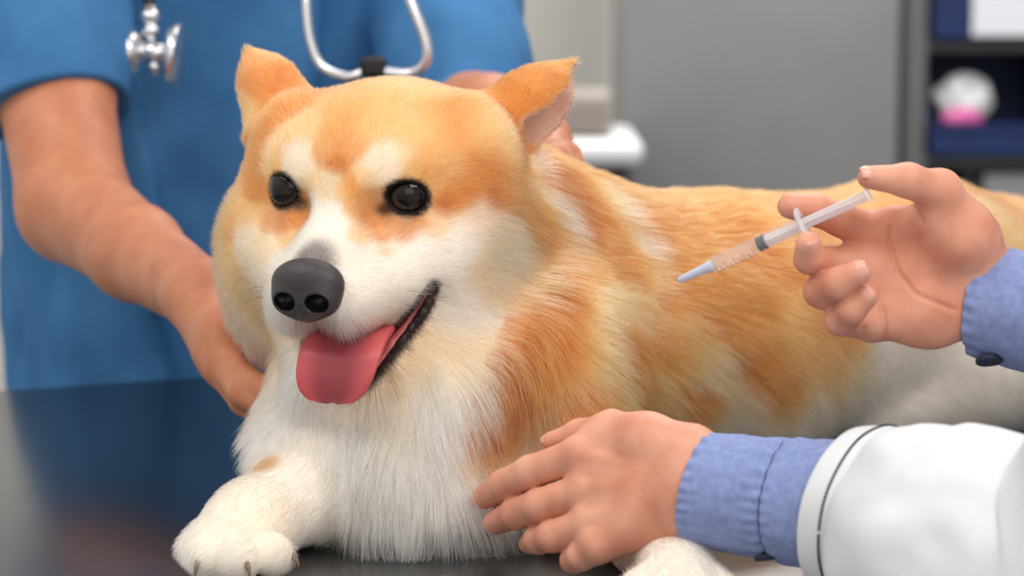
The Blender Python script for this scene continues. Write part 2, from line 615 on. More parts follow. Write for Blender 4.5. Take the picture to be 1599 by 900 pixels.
def closed_head(p, cut=False):
    l = to_head(p)
    m = l.copy(); m[:, 0] = np.abs(m[:, 0])          # the head is symmetrical, the ears are not
    d = ell(l, (0, -5.6, 0.2), (6.8, 7.0, 5.0))
    d = smin(d, ell(m, (3.0, -2.1, 1.3), (2.3, 1.7, 1.9)), 1.6)
    d = smin(d, ell(m, (5.7, -6.2, 0.4), (2.7, 3.8, 4.0)), 2.0)
    d = smin(d, ell(m, (4.4, -4.6, -3.9), (3.6, 4.9, 4.3)), 2.0)
    d = smin(d, ell(l, (-7.0, -4.6, -5.8), (3.3, 3.8, 5.8)), 2.0)      # the far cheek is pushed up by the hand
    mz = rcone(l, (0, -1.0, -2.7), (0, 3.5, -4.1), 3.5, 2.35)
    mz = smin(mz, ell(m, (1.45, 3.3, -5.1), (1.9, 2.5, 1.75)), 1.0)
    mz = smin(mz, rcone(m, (1.9, 2.9, -5.0), (4.7, -1.2, -4.3), 1.8, 2.3), 1.2)
    d = smin(d, mz, 1.6)
    jaw = rcone(l, (0, -4, -7.8), (0, 2.7, -10.25), 3.8, 1.55)
    jaw = smin(jaw, rcone(m, (4.5, -2.0, -6.6), (1.3, 2.6, -10.2), 2.4, 1.45), 1.2)
    d = smin(d, jaw, 1.2)
    # eye sockets a little hollow towards the nose, tear line
    d = smax(d, -ell(m, (2.4, 1.2, -0.6), (0.75, 0.9, 1.1)), 1.2)
    if cut:
        d = smax(d, -mouth_gap(l), 0.3)
        d = smax(d, -eye_hole(l), 0.22)
    return d


def head_sdf(p):
    return closed_head(p, True)


U_PATH = [(470, 530), (500, 533), (530, 533), (555, 532), (575, 529), (600, 519), (622, 503), (640, 485), (657, 463), (676, 443)]
L_PATH = [(468, 560), (490, 600), (515, 620), (545, 619), (572, 605), (594, 582), (614, 555), (634, 529), (652, 503), (668, 476), (678, 448)]
LIP_U, LIP_L = lip_curve(U_PATH), lip_curve(L_PATH)
LIP_U, LIP_L = LIP_U[np.argsort(LIP_U[:, 0])], LIP_L[np.argsort(LIP_L[:, 0])]
MX0, MX1 = max(LIP_U[0, 0], LIP_L[0, 0]), min(LIP_U[-1, 0], LIP_L[-1, 0])
print('LIPS', LIP_U.round(2).tolist(), LIP_L.round(2).tolist())


def V3(x, y, z):
    return np.array([x, y, z], dtype=float)


LEG_R = [(V3(-10.6, 145, 7.6), 4.2), (V3(-12.4, 137.5, 3.2), 2.6), (V3(-14.8, 133.4, 2.2), 2.25), (V3(-16.2, 131.0, 1.8), 1.75)]
TOES_R = [(V3(-17.4, 131.2, 1.4), 1.25), (V3(-16.7, 129.6, 1.45), 1.3), (V3(-15.1, 129.2, 1.45), 1.35), (V3(-13.3, 130.3, 1.4), 1.25)]
LEG_L = [(V3(2.2, 147, 7.0), 4.8), (V3(3.6, 140.5, 3.0), 2.8), (V3(7.8, 131.0, 1.9), 1.9), (V3(8.9, 124.6, 1.8), 1.9)]
TOES_L = [(V3(6.7, 123.2, 1.3), 1.15), (V3(8.0, 121.9, 1.4), 1.2), (V3(9.6, 121.8, 1.4), 1.2), (V3(10.9, 123.0, 1.3), 1.1)]


def body_sdf(p):
    d = ell(p, (-5.0, 147.5, 8.0), (8.2, 9.6, 8.6))
    d = smin(d, ell(p, (-6.6, 141.8, 4.2), (7.0, 6.2, 5.0)), 3.0)
    d = smin(d, rcone(p, H(0, -7.0, -3.2), (-3.4, 150.5, 9.5), 6.4, 8.4), 3.0)
    d = smin(d, rcone(p, H(1, -10, -2.0), (9, 161, 10.0), 5.0, 6.8), 4.0)
    t = rcone(p, (-1, 151, 8.2), (14, 163, 8.5), 8.5, 8.6)
    t = smin(t, rcone(p, (14, 163, 8.5), (29, 177, 8.8), 8.6, 8.2), 3.0)
    t = smin(t, rcone(p, (29, 177, 9.0), (39, 185, 7.8), 8.2, 7.4), 3.0)
    d = smin(d, t, 3.5)
    d = smin(d, ell(p, (33.5, 174, 5.2), (7.5, 6.6, 5.6)), 2.5)
    d = smin(d, rcone(p, (33, 172, 2.8), (25, 167, 2.2), 3.2, 2.0), 1.5)
    d = smin(d, ell(p, (2.0, 146.5, 7.6), (5.4, 6.2, 7.0)), 2.5)
    d = smin(d, ell(p, (-5.0, 139.5, 2.4), (6.6, 4.6, 2.8)), 2.5)
    for leg, toes in ((LEG_R, TOES_R), (LEG_L, TOES_L)):
        d = smin(d, chain(p, leg, 1.5), 1.6)
        for c, r in toes:
            d = smin(d, rcone(p, c, c + (leg[-1][0] - c) * 0.5 + V3(0, 0, 0.4), r, r * 0.9), 0.45)
    return d


def dog_sdf(p):
    d = body_sdf(p)
    near = np.linalg.norm(p - H(0, -5, -2), axis=1) < 21.0
    if near.any():
        q = p[near]
        dn = smin(head_sdf(q), d[near], 2.2)
        d[near] = smin(dn, ear_pair(q), 1.3)
    return smax(d, 0.12 - p[:, 2], 0.3)


DOG_LO, DOG_HI = (-24, 115, -0.5), (50, 196, 34)
# ---- markings of the coat: points on the dog with a colour and a reach (pixel, pixel, reach in pixels, colour)
O, D, Lt, C, WH = (222, 150, 82), (196, 120, 58), (238, 190, 128), (240, 214, 178), (240, 229, 214)
MARKS = [
    # forehead and crown
    (530, 222, 14, (222, 160, 98)), (527, 256, 8, (212, 144, 84)), (532, 190, 18, (224, 160, 94)), (545, 155, 40, (228, 166, 100)), (620, 150, 45, (232, 178, 114)),
    (660, 195, 35, (234, 184, 124)), (705, 180, 45, O), (760, 205, 35, Lt), (445, 160, 35, O), (400, 210, 25, O), (470, 195, 25, (234, 184, 124)), (590, 200, 22, (232, 178, 114)),
    (425, 240, 16, Lt), (395, 250, 16, O), (505, 235, 12, (226, 170, 112)), (556, 235, 12, (226, 170, 112)),
    # white brows, blaze
    (464, 238, 15, (242, 220, 194)), (474, 264, 11, (242, 218, 190)), (484, 285, 9, (240, 205, 160)), (600, 240, 16, (242, 220, 194)), (580, 256, 12, (242, 218, 190)), (628, 240, 10, (240, 210, 170)), (565, 275, 9, (240, 205, 160)), (648, 262, 9, (234, 186, 128)), (440, 225, 9, (234, 186, 128)), (475, 215, 10, (236, 190, 134)), (600, 212, 12, (234, 184, 126)), (640, 222, 12, (232, 180, 120)),
    (512, 300, 13, C), (508, 330, 15, WH), (503, 362, 20, WH), (522, 350, 14, WH), (532, 300, 8, Lt), (548, 290, 8, (232, 172, 108)), (552, 325, 11, (232, 174, 112)),
    (572, 335, 8, (228, 168, 110)), (586, 352, 7, (222, 160, 108)), (597, 372, 8, (224, 166, 116)), (602, 396, 9, (232, 190, 150)), (560, 365, 12, (240, 205, 160)),
    (478, 325, 9, (228, 165, 100)), (462, 345, 10, (228, 162, 100)), (442, 355, 10, (222, 158, 106)), (425, 350, 10, (228, 170, 120)), (452, 375, 11, (240, 200, 150)), (420, 385, 14, C),
    (474, 380, 12, WH), (440, 400, 14, WH),
    # far side of the face
    (400, 300, 14, O), (388, 335, 16, Lt), (382, 375, 18, C), (396, 420, 22, C), (355, 350, 16, (232, 172, 108)), (343, 400, 16, (232, 176, 114)), (345, 450, 16, (234, 186, 126)), (352, 500, 18, C),
    (388, 470, 18, (236, 200, 150)), (400, 520, 24, C), (380, 560, 24, C), (420, 580, 24, WH), (425, 480, 14, WH),
    # near side of the face
    (655, 346, 11, (224, 160, 102)), (692, 322, 12, (204, 132, 76)), (720, 300, 24, O), (700, 262, 28, (233, 180, 120)), (755, 265, 28, O), (662, 272, 9, (230, 168, 104)), (632, 366, 13, (220, 156, 100)),
    (606, 352, 9, (230, 174, 122)), (682, 352, 18, (238, 198, 152)), (745, 345, 22, (245, 217, 188)), (720, 382, 26, WH), (662, 402, 34, WH), (605, 430, 34, WH), (620, 470, 34, WH), (562, 470, 24, WH), (560, 420, 24, WH),
    (760, 425, 28, C), (718, 485, 30, WH), (705, 560, 38, C), (785, 365, 16, (242, 208, 168)), (795, 405, 14, C), (818, 420, 12, (232, 178, 116)), (808, 470, 12, (236, 190, 138)), (822, 510, 14, (222, 156, 92)), (800, 540, 12, (226, 166, 106)), (775, 570, 12, (214, 150, 90)), (806, 322, 14, (226, 160, 96)), (790, 290, 18, (226, 162, 98)), (770, 310, 12, (210, 138, 78)),
    (640, 560, 40, C), (600, 640, 40, C), (690, 620, 40, WH),
    # lighter collar, then the orange neck and shoulder
    (845, 300, 8, WH), (856, 335, 8, C), (864, 375, 8, Lt), (833, 258, 8, C), (868, 310, 8, Lt), (822, 290, 9, Lt), (880, 285, 15, (204, 130, 68)), (892, 340, 16, (206, 132, 70)), (905, 410, 18, O), (838, 440, 13, Lt),
    (842, 495, 15, O), (822, 555, 16, O), (792, 592, 18, (196, 126, 68)), (752, 640, 20, (200, 130, 74)), (718, 690, 18, (216, 160, 106)), (778, 640, 16, (196, 126, 68)), (745, 690, 16, (200, 134, 80)),
    (932, 300, 13, Lt), (960, 328, 11, (240, 204, 156)), (985, 378, 11, C), (1010, 430, 11, Lt), (1000, 478, 10, Lt), (950, 400, 18, O), (962, 470, 18, Lt), (918, 470, 18, (236, 184, 122)), (880, 540, 22, O), (930, 550, 24, Lt),
    (880, 600, 20, (230, 176, 118)), (850, 645, 14, (206, 160, 120)), (905, 640, 20, O), (978, 540, 20, O), (865, 450, 14, D),
    # back, flank, haunch
    (1050, 335, 28, O), (1110, 330, 36, (220, 146, 74)), (1200, 312, 36, (222, 150, 78)), (1330, 290, 36, (226, 156, 84)), (1100, 420, 36, (224, 154, 82)), (1150, 460, 36, (226, 158, 88)), (1190, 390, 30, O),
    (1070, 520, 16, (234, 182, 118)), (1040, 560, 16, (228, 168, 100)), (1112, 580, 14, (238, 200, 150)), (1130, 620, 14, (238, 200, 150)), (1035, 600, 18, (234, 182, 120)), (990, 610, 18, O), (1080, 640, 20, O), (1180, 560, 24, (214, 146, 80)), (1215, 610, 26, (222, 158, 92)), (1232, 520, 34, (232, 178, 112)), (1300, 480, 34, O),
    (1300, 560, 24, (228, 172, 110)), (1330, 600, 24, (238, 204, 160)), (1400, 600, 34, (250, 234, 214)), (1480, 580, 34, (253, 243, 230)), (1560, 575, 34, (253, 243, 230)), (1250, 650, 24, C), (1400, 650, 34, (253, 243, 230)), (1560, 625, 34, (253, 243, 230)), (1560, 400, 50, Lt), (1450, 420, 50, O),  # haunch whites painted lighter to offset the shade of the arms above
    # chest, legs
    (560, 690, 70, WH), (480, 660, 45, WH), (600, 800, 70, WH), (700, 770, 50, WH), (500, 760, 50, WH), (755, 770, 34, WH), (790, 830, 34, WH), (560, 870, 40, C), (660, 700, 40, WH), (420, 722, 14, (206, 164, 114)),
    (425, 790, 36, (246, 232, 212)), (330, 845, 36, (246, 234, 216)), (860, 770, 30, WH), (900, 840, 40, WH), (900, 700, 24, O), (960, 700, 30, Lt), (1040, 888, 40, WH), (820, 700, 20, C),
    # ears
    (386, 95, 20, (226, 152, 90)), (405, 130, 20, (222, 148, 84)), (440, 130, 20, (212, 138, 76)), (384, 175, 18, Lt), (800, 150, 26, (206, 132, 64)), (842, 142, 26, (214, 142, 76)), (882, 102, 16, O), (828, 182, 18, (234, 186, 126)),
    (860, 120, 14, (206, 134, 70)),
]
ms, mc, mr = [], [], []
pts, hit = trace(dog_sdf, [m[0] for m in MARKS], [m[1] for m in MARKS])
for (px, py, r, c), q, ok in zip(MARKS, pts, hit):
    if ok:
        ms.append(q); mc.append(lin(c)); mr.append(r * q[1] / FPX)
        l = to_head(q)
        if l[1] > -3.5 and l[0] > 2.0 and l[2] > -8 and np.linalg.norm(l) < 12:      # the far cheek mirrors the near one where it is out of sight
            pass
for q, c, r in ((V3(18, 180, 14), O, 6), (V3(36, 192, 12), O, 6), (V3(2, 166, 14), O, 6), (V3(-8, 158, 9), O, 5), (V3(-14, 150, 8), C, 4), (V3(-9, 152, 20), O, 4), (V3(46, 186, 8), C, 5), (V3(44, 178, 5), WH, 4),
                (V3(30, 168, 1), WH, 4), (V3(12, 158, 1), C, 4), (V3(-13, 149, 15), Lt, 3)):
    ms.append(q); mc.append(lin(c)); mr.append(r)
ms, mc, mr = np.array(ms), np.array(mc), np.array(mr)


def coat(p, out=None):
    """colour of the coat at points p"""
    res = np.empty((len(p), 3))
    for i in range(0, len(p), 40000):
        q = p[i:i + 40000]
        d2 = ((q[:, None, :] - ms[None]) ** 2).sum(-1) / (mr ** 2)[None]
        w = np.exp(-d2 * 0.9) + 2e-3 / (1 + d2 * d2)
        res[i:i + 40000] = (w @ mc) / w.sum(1)[:, None]
    return res


def ss(x, a, b):
    t = np.clip((x - a) / (b - a), 0, 1)
    return t * t * (3 - 2 * t)


def mixc(c, k, w):
    return c * (1 - w[:, None]) + lin(k) * w[:, None]


NOSE_C = np.array([0.0, 6.15, -3.8])
LINE_IN = [np.array([-2.7, 0.6, -0.55]), np.array([2.68, 0.6, -0.68])]      # inner corners of the eyes


def dense(c, n=40):
    i = np.linspace(0, len(c) - 1, n)
    return np.stack([np.interp(i, np.arange(len(c)), c[:, a]) for a in range(3)], 1)


def skin_col(p):
    """coat colour with the dark eye rims, lips and nose bridge"""
    c = coat(p)
    l = to_head(p)
    hd = np.linalg.norm(l - np.array([0, -3, -3]), axis=1) < 13
    if hd.any():
        q = l[hd]; k = c[hd]
        nb = np.linalg.norm((q - (NOSE_C + [0, -0.6, 1.5])) / [1.7, 2.2, 1.9], axis=1)
        k = mixc(k, (108, 100, 96), 0.85 * (1 - ss(nb, 0.5, 1.25)))
        # speckled greyish upper lip below the nose
        nl = np.linalg.norm((q - (NOSE_C + [0.4, -0.4, -2.6])) / [3.0, 1.5, 1.0], axis=1)
        k = mixc(k, (178, 158, 146), 0.75 * (1 - ss(nl, 0.5, 1.2)))
        eh = eye_hole(q)
        k = mixc(k, (24, 18, 17), 1 - ss(eh, 0.22, 0.5))
        for i in (0, 1):
            dl = np.linalg.norm((q - LINE_IN[i]) / [0.78, 1.2, 0.52], axis=1)
            k = mixc(k, (50, 34, 30), 0.85 * (1 - ss(dl, 0.45, 1.15)))
        g = mouth_gap(q)
        inside = (1 - ss(g, 0.0, 0.12)) * (q[:, 1] < 5.5)
        k = mixc(k, (70, 24, 26), inside)
        for crv, r0, r1, x0 in ((LIP_L, 0.3, 0.6, 1.4), (LIP_U, 0.12, 0.3, 3.2)):
            dl = np.min([np.linalg.norm(q - c_, axis=1) for c_ in dense(crv)], 0)
            k = mixc(k, (40, 24, 22), (1 - ss(dl, r0, r1)) * ss(q[:, 0], x0 - 0.6, x0 + 0.4))
        c[hd] = k
    er = np.minimum(np.abs(ear_hollow(p, 0)), np.abs(ear_hollow(p, 1)))
    near = np.minimum(ear_sdf(p, 0), ear_sdf(p, 1)) < 0.3
    c = mixc(c, (226, 186, 168), np.where(near, 1 - ss(er, 0.1, 0.3), 0.0))
    return c


# ---- body surface
dv, dq, dn = mesh_sdf(dog_sdf, DOG_LO, DOG_HI, 0.22)
dog_me = mesh_np('dog', dv, dq)
dog_mat = mat('dog_skin', (200, 150, 100), 0.75, spec=0.2)
nt, b, N, L = nodes(dog_mat)
at_ = N.new('ShaderNodeAttribute'); at_.attribute_name = 'col'
L.new(at_.outputs['Color'], b.inputs['Base Color'])
set_col(dog_me, skin_col(dv))
dog = link('dog', dog_me, dog_mat)
tag(dog, 'orange and white corgi lying on the steel table, mouth open and tongue out', 'dog')

# ---- fur
FUR_GAIN = 1.0
fur_mat = bpy.data.materials.new('dog_fur')
fur_mat.use_nodes = True
nt = fur_mat.node_tree
nt.nodes.clear()
fo = nt.nodes.new('ShaderNodeOutputMaterial')
fh = nt.nodes.new('ShaderNodeBsdfHairPrincipled')
fh.model = 'CHIANG'
fh.parametrization = 'COLOR'
fh.inputs['Roughness'].default_value = 0.42
fh.inputs['Radial Roughness'].default_value = 0.6
fh.inputs['Coat'].default_value = 0.0
fh.inputs['IOR'].default_value = 1.45
fa = nt.nodes.new('ShaderNodeAttribute'); fa.attribute_name = 'col'
nt.links.new(fa.outputs['Color'], fh.inputs['Color'])
nt.links.new(fh.outputs[0], fo.inputs[0])


def tri_sample(v, q, n, dens):
    """random points on the quads, dens = strands per square cm at each vertex"""
    T = np.concatenate([q[:, [0, 1, 2]], q[:, [0, 2, 3]]])
    a = 0.5 * np.linalg.norm(np.cross(v[T[:, 1]] - v[T[:, 0]], v[T[:, 2]] - v[T[:, 0]]), axis=1)
    ex = a * dens[T].mean(1)
    k = rng.poisson(ex)
    ti = np.repeat(np.arange(len(T)), k)
    u = rng.random((len(ti), 2))
    s = u.sum(1) > 1
    u[s] = 1 - u[s]
    w = np.stack([1 - u.sum(1), u[:, 0], u[:, 1]], 1)
    P = (v[T[ti]] * w[:, :, None]).sum(1)
    Nn = (n[T[ti]] * w[:, :, None]).sum(1)
    return P, Nn / np.linalg.norm(Nn, axis=1)[:, None]


def fur_fields(p, n):
    """per root: length (cm), lie direction, lift, region id"""
    l = to_head(p)
    ear_d = np.stack([ear_sdf(p, 0), ear_sdf(p, 1)], 1)
    near_head = np.linalg.norm(l - np.array([0, -4.5, -2.5]), axis=1)
    headw = 1 - ss(near_head, 9.5, 12.5)
    # length
    dn_ = np.linalg.norm(l - NOSE_C, axis=1)
    face = 0.28 + 0.55 * ss(dn_, 1.5, 7) + 0.25 * ss(-l[:, 1], 2, 7)
    cheek = ss(-l[:, 1], 0.5, 4.5) * ss(-l[:, 2], 0.3, 3.5) * ss(np.abs(l[:, 0]), 2.5, 6.0)
    ruff = ss(-l[:, 1], 3.5, 7.5) * ss(-l[:, 2], 0.0, 3.0)
    under = ss(-l[:, 2], 9.5, 11.5)
    far = ss(-l[:, 0], 4.0, 7.0)
    face = face + 1.15 * cheek + 1.0 * ruff + 0.6 * far * cheek + 0.9 * under
    chest = (1 - ss(p[:, 1], 143, 152)) * ss(p[:, 0], -16, -13) * (1 - ss(p[:, 0], 1, 5))
    body = 2.3 + 1.2 * chest - 0.5 * ss(p[:, 0], 14, 24)
    legd = np.minimum(chain(p, LEG_R[1:], 1), chain(p, LEG_L[1:], 1))
    for c, r in TOES_R + TOES_L:
        legd = np.minimum(legd, np.linalg.norm(p - c, axis=1) - r)
    legw = 1 - ss(legd, 0.2, 1.6)
    body = body * (1 - legw) + 0.75 * legw
    face = face * (0.35 + 0.65 * ss(np.where(near_head < 13, eye_hole(l), 9.0), 0.2, 1.1))
    ln = face * headw + body * (1 - headw)
    ew = 1 - ss(ear_d.min(1), 0.0, 0.8)
    ln = ln * (1 - ew) + 0.6 * ew
    low = 1 - ss(p[:, 2], 0.3, 1.6)
    ln = ln * (1 - 0.6 * low)
    # lie
    fd = l - np.array([0, 7.5, -3.2])
    fd = fd / np.linalg.norm(fd, axis=1)[:, None]
    fd[:, 2] -= 0.55 * cheek + 0.35 * ruff + 0.5 * under
    fd[:, 0] += 0.25 * np.sign(l[:, 0]) * cheek
    fdw = fd @ HM.T
    axis = np.array([0.80, 0.56, 0.0])
    bd = axis[None] * ss(p[:, 0], -4, 6)[:, None] * 1.0 + np.array([0, 0, -0.75])[None] * (0.6 + 0.4 * ss(-n[:, 2], -0.8, 0.2))[:, None]
    bd = bd * (1 - chest[:, None]) + np.array([0.02, -0.12, -1.0])[None] * chest[:, None]
    ld = np.array([-0.5, -0.8, -0.35])
    bd = bd * (1 - legw[:, None]) + np.where((p[:, 0] < -6)[:, None], ld[None], np.array([0.3, -0.9, -0.3])[None]) * legw[:, None]
    dr = fdw * headw[:, None] + bd * (1 - headw[:, None])
    k = np.argmin(ear_d, axis=1)
    eax = np.stack([ear_axis(0)[0], ear_axis(1)[0]])[k]
    dr = dr * (1 - ew[:, None]) + eax * ew[:, None]
    dr = dr - n * (dr * n).sum(1)[:, None]
    dr /= np.maximum(np.linalg.norm(dr, axis=1), 1e-6)[:, None]
    lift = 0.30 + 0.28 * cheek * headw + 0.15 * (1 - headw) - 0.1 * legw
    region = np.where(ew > 0.5, 1 + k, np.where(headw > 0.5, 0, np.where(legw > 0.6, np.where(p[:, 0] < -6, 5, 6), np.where(chest > 0.5, 3, 4))))
    return ln, dr, lift, region, headw, legw


def fur_density(p, n):
    l = to_head(p)
    view = np.array([0, 0, CAMZ]) - p
    view /= np.linalg.norm(view, axis=1)[:, None]
    facing = (view * n).sum(1)
    nh = np.linalg.norm(l - np.array([0, -2.5, -2.5]), axis=1)
    d = 62 + 75 * (1 - ss(nh, 8, 12)) + 60 * (1 - ss(np.linalg.norm(l - NOSE_C, axis=1), 4, 8))
    d = d * (0.25 + 0.75 * ss(facing, -0.55, -0.1))
    d = d * (1 - 0.45 * ss(p[:, 0], 12, 22))
    d = np.where(nh < 13, d * ss(eye_hole(l), 0.12, 0.5) * ss(mouth_gap(l), 0.1, 0.3) * np.where(l[:, 0] > 1.2, ss(np.min([np.linalg.norm(l - c_, axis=1) for c_ in dense(LIP_L)], 0), 0.3, 0.55), 1), d)
    d = d * ss(np.linalg.norm((l - NOSE_C) / [2.15, 1.6, 1.95], axis=1), 0.95, 1.05)
    for k in (0, 1):
        d = np.where((np.abs(ear_hollow(p, k)) < 0.15) & (ear_sdf(p, k) < 0.3), d * 0.35, d)
    return np.where(p[:, 2] < 0.25, 0, d)


FP, FN = tri_sample(dv, dq, dn, fur_density(dv, dn))
flen, fdir, flift, freg, fheadw, flegw = fur_fields(FP, FN)
nS, nP = len(FP), 6
fcol = skin_col(FP)
big = vnoise(FP, 1.6, 3)
flen = flen * rng.uniform(0.7, 1.12, nS) * (1 + 0.15 * big)
side = np.cross(FN, fdir)
sway = vnoise(FP, 2.4, 5) * 0.35 + rng.normal(0, 0.13, nS)
fdir = fdir + side * sway[:, None]
fdir /= np.linalg.norm(fdir, axis=1)[:, None]
flift = np.clip(flift + 0.12 * vnoise(FP, 1.2, 9) + rng.normal(0, 0.07, nS), 0.08, 0.9)
ts = np.linspace(0, 1, nP)
grav = np.array([0, 0, -1.0])
PT = np.empty((nS, nP, 3))
for j, t in enumerate(ts):
    up = np.sin(flift) * t - 0.22 * np.sin(flift) * t * t
    PT[:, j] = FP + flen[:, None] * (FN * up[:, None] + fdir * (np.cos(flift) * t)[:, None]) + grav * (0.07 * (flen * t * t))[:, None]
# locks: tips of neighbouring long hairs are drawn together
kd_idx = rng.choice(nS, nS // 26, replace=False)
kt = KDTree(len(kd_idx))
for i, k in enumerate(kd_idx):
    kt.insert(FP[k], i)
kt.balance()
lock = np.fromiter((kt.find(x)[1] for x in FP), dtype=np.int64, count=nS)
cnt = np.bincount(lock, minlength=len(kd_idx))[:, None]
pull = 0.45 * ss(flen, 0.9, 2.4) * rng.uniform(0.5, 1.0, nS)
for j in range(1, nP):
    mean = np.stack([np.bincount(lock, PT[:, j, a], len(kd_idx)) for a in range(3)], 1) / np.maximum(cnt, 1)
    w = (pull * (ts[j] ** 1.5))[:, None]
    PT[:, j] = PT[:, j] * (1 - w) + mean[lock] * w
# hairs bend over the table instead of passing into it
PT[:, 1:, 2] = np.maximum(PT[:, 1:, 2], 0.12)
lock_tone = rng.normal(0, 1, len(kd_idx))[lock]
fcol = np.clip(fcol, 0, 1) ** np.array([1.3, 1.26, 1.14])
fcol *= (0.74 + 0.20 * ss(fcol @ np.array([0.3, 0.6, 0.1]), 0.3, 0.75))[:, None]
tone = 1 + 0.10 * lock_tone * ss(flen, 0.6, 2.0) + 0.10 * vnoise(FP, 1.1, 21) * ss(flen, 0.8, 2.0) + rng.normal(0, 0.18, nS)
fcol = np.clip(fcol * tone[:, None], 0.002, 0.97)
frad = np.where(fheadw > 0.5, 0.010, 0.015) * (0.8 + 0.25 * ss(flen, 0.5, 2.5))


def make_fur(name, sel, label=None):
    idx = np.nonzero(sel)[0]
    cu = bpy.data.hair_curves.new(name)
    cu.add_curves([nP] * len(idx))
    cu.attributes['position'].data.foreach_set('vector', (PT[idx] * CM).astype(np.float32).ravel())
    ra = cu.attributes.get('radius') or cu.attributes.new('radius', 'FLOAT', 'POINT')
    prof = np.array([1.0, 1.0, 0.92, 0.75, 0.5, 0.12])
    ra.data.foreach_set('value', (frad[idx][:, None] * prof[None] * CM).astype(np.float32).ravel())
    ca = cu.attributes.new('col', 'FLOAT_COLOR', 'CURVE')
    cc = np.ones((len(idx), 4), dtype=np.float32); cc[:, :3] = fcol[idx]
    ca.data.foreach_set('color', cc.ravel())
    cu.materials.append(fur_mat)
    o = bpy.data.objects.new(name, cu)
    COL.objects.link(o)
    o.parent = dog
    o['kind'] = 'stuff'
    if label:
        o['label'] = label
    return o


make_fur('face_fur', freg == 0)
make_fur('ear_fur', freg == 1)
make_fur('ear_fur', freg == 2)
make_fur('chest_fur', freg == 3, 'long white fur on the chest')
make_fur('body_fur', freg == 4, 'orange fur of neck, shoulder and flank')
make_fur('paw_fur', freg == 5, 'short cream fur on the front leg and paw')
make_fur('paw_fur', freg == 6, 'short white fur on the front leg and paw')
print('FUR', nS)
# ---- eyes
eye_mat = mat('dog_eye', (30, 20, 16), 0.05, spec=0.35)
nt, b, N, L = nodes(eye_mat)
ea = N.new('ShaderNodeAttribute'); ea.attribute_name = 'col'
L.new(ea.outputs['Color'], b.inputs['Base Color'])
for i in (0, 1):
    c = H(*EYES[i])
    ev, eq, en = mesh_sdf(lambda p: np.linalg.norm(p - c, axis=1) - EYE_R, c - 1.6, c + 1.6, 0.11)
    me = mesh_np('eye', ev, eq)
    gz = HM @ (EYE_DIR[i] + np.array([-0.18, 0, -0.1])); gz /= np.linalg.norm(gz)
    ang = np.arccos(np.clip((ev - c) @ gz / EYE_R, -1, 1))
    k = np.tile(lin((14, 9, 8)), (len(ev), 1))
    k = mixc(k, (34, 27, 23), 1 - ss(ang, 0.62, 0.74))
    k = mixc(k, (10, 9, 9), 1 - ss(ang, 0.26, 0.34))
    set_col(me, k)
    link('eye', me, eye_mat, dog)

# ---- nose
nose_mat = mat('dog_nose', (52, 47, 48), 0.42, spec=0.45)
nt, b, N, L = nodes(nose_mat)
na = N.new('ShaderNodeAttribute'); na.attribute_name = 'col'
L.new(na.outputs['Color'], b.inputs['Base Color'])
nv = N.new('ShaderNodeTexVoronoi'); nv.inputs['Scale'].default_value = 900
ntc = N.new('ShaderNodeTexCoord')
L.new(ntc.outputs['Object'], nv.inputs['Vector'])
nb_ = N.new('ShaderNodeBump'); nb_.inputs['Strength'].default_value = 0.35; nb_.inputs['Distance'].default_value = 0.0006
L.new(nv.outputs['Distance'], nb_.inputs['Height'])
L.new(nb_.outputs[0], b.inputs['Normal'])


def nostril(l):
    m = l.copy(); m[:, 0] = np.abs(m[:, 0])
    d = ell(m, NOSE_C + [0.98, 0.8, -0.55], (0.66, 0.85, 0.54))
    return smin(d, rcone(m, NOSE_C + [1.2, 0.6, -0.7], NOSE_C + [1.72, 0.3, -0.42], 0.32, 0.12), 0.2)


def nose_sdf(p):
    l = to_head(p)
    m = l.copy(); m[:, 0] = np.abs(m[:, 0])
    d = ell(l, NOSE_C + [0, -0.35, 0.25], (2.2, 1.25, 1.45))
    d = smin(d, ell(m, NOSE_C + [1.05, 0.05, -0.55], (1.0, 0.95, 0.95)), 0.5)
    d = smin(d, ell(l, NOSE_C + [0, 0.15, -0.95], (1.15, 0.75, 0.95)), 0.6)
    d = smax(d, -nostril(l), 0.12)
    d = smax(d, -rcone(l, NOSE_C + [0, 1.05, -0.75], NOSE_C + [0, 0.75, -2.1], 0.09, 0.09), 0.12)
    return d


c0 = E0 + HM @ NOSE_C
nvv, nqq, nnn = mesh_sdf(nose_sdf, c0 - 3.2, c0 + 3.2, 0.085)
nme = mesh_np('nose', nvv, nqq)
k = np.tile(lin((58, 53, 54)), (len(nvv), 1))
k = mixc(k, (12, 10, 10), 1 - ss(nostril(to_head(nvv)), -0.02, 0.12))
set_col(nme, k)
link('nose', nme, nose_mat, dog)

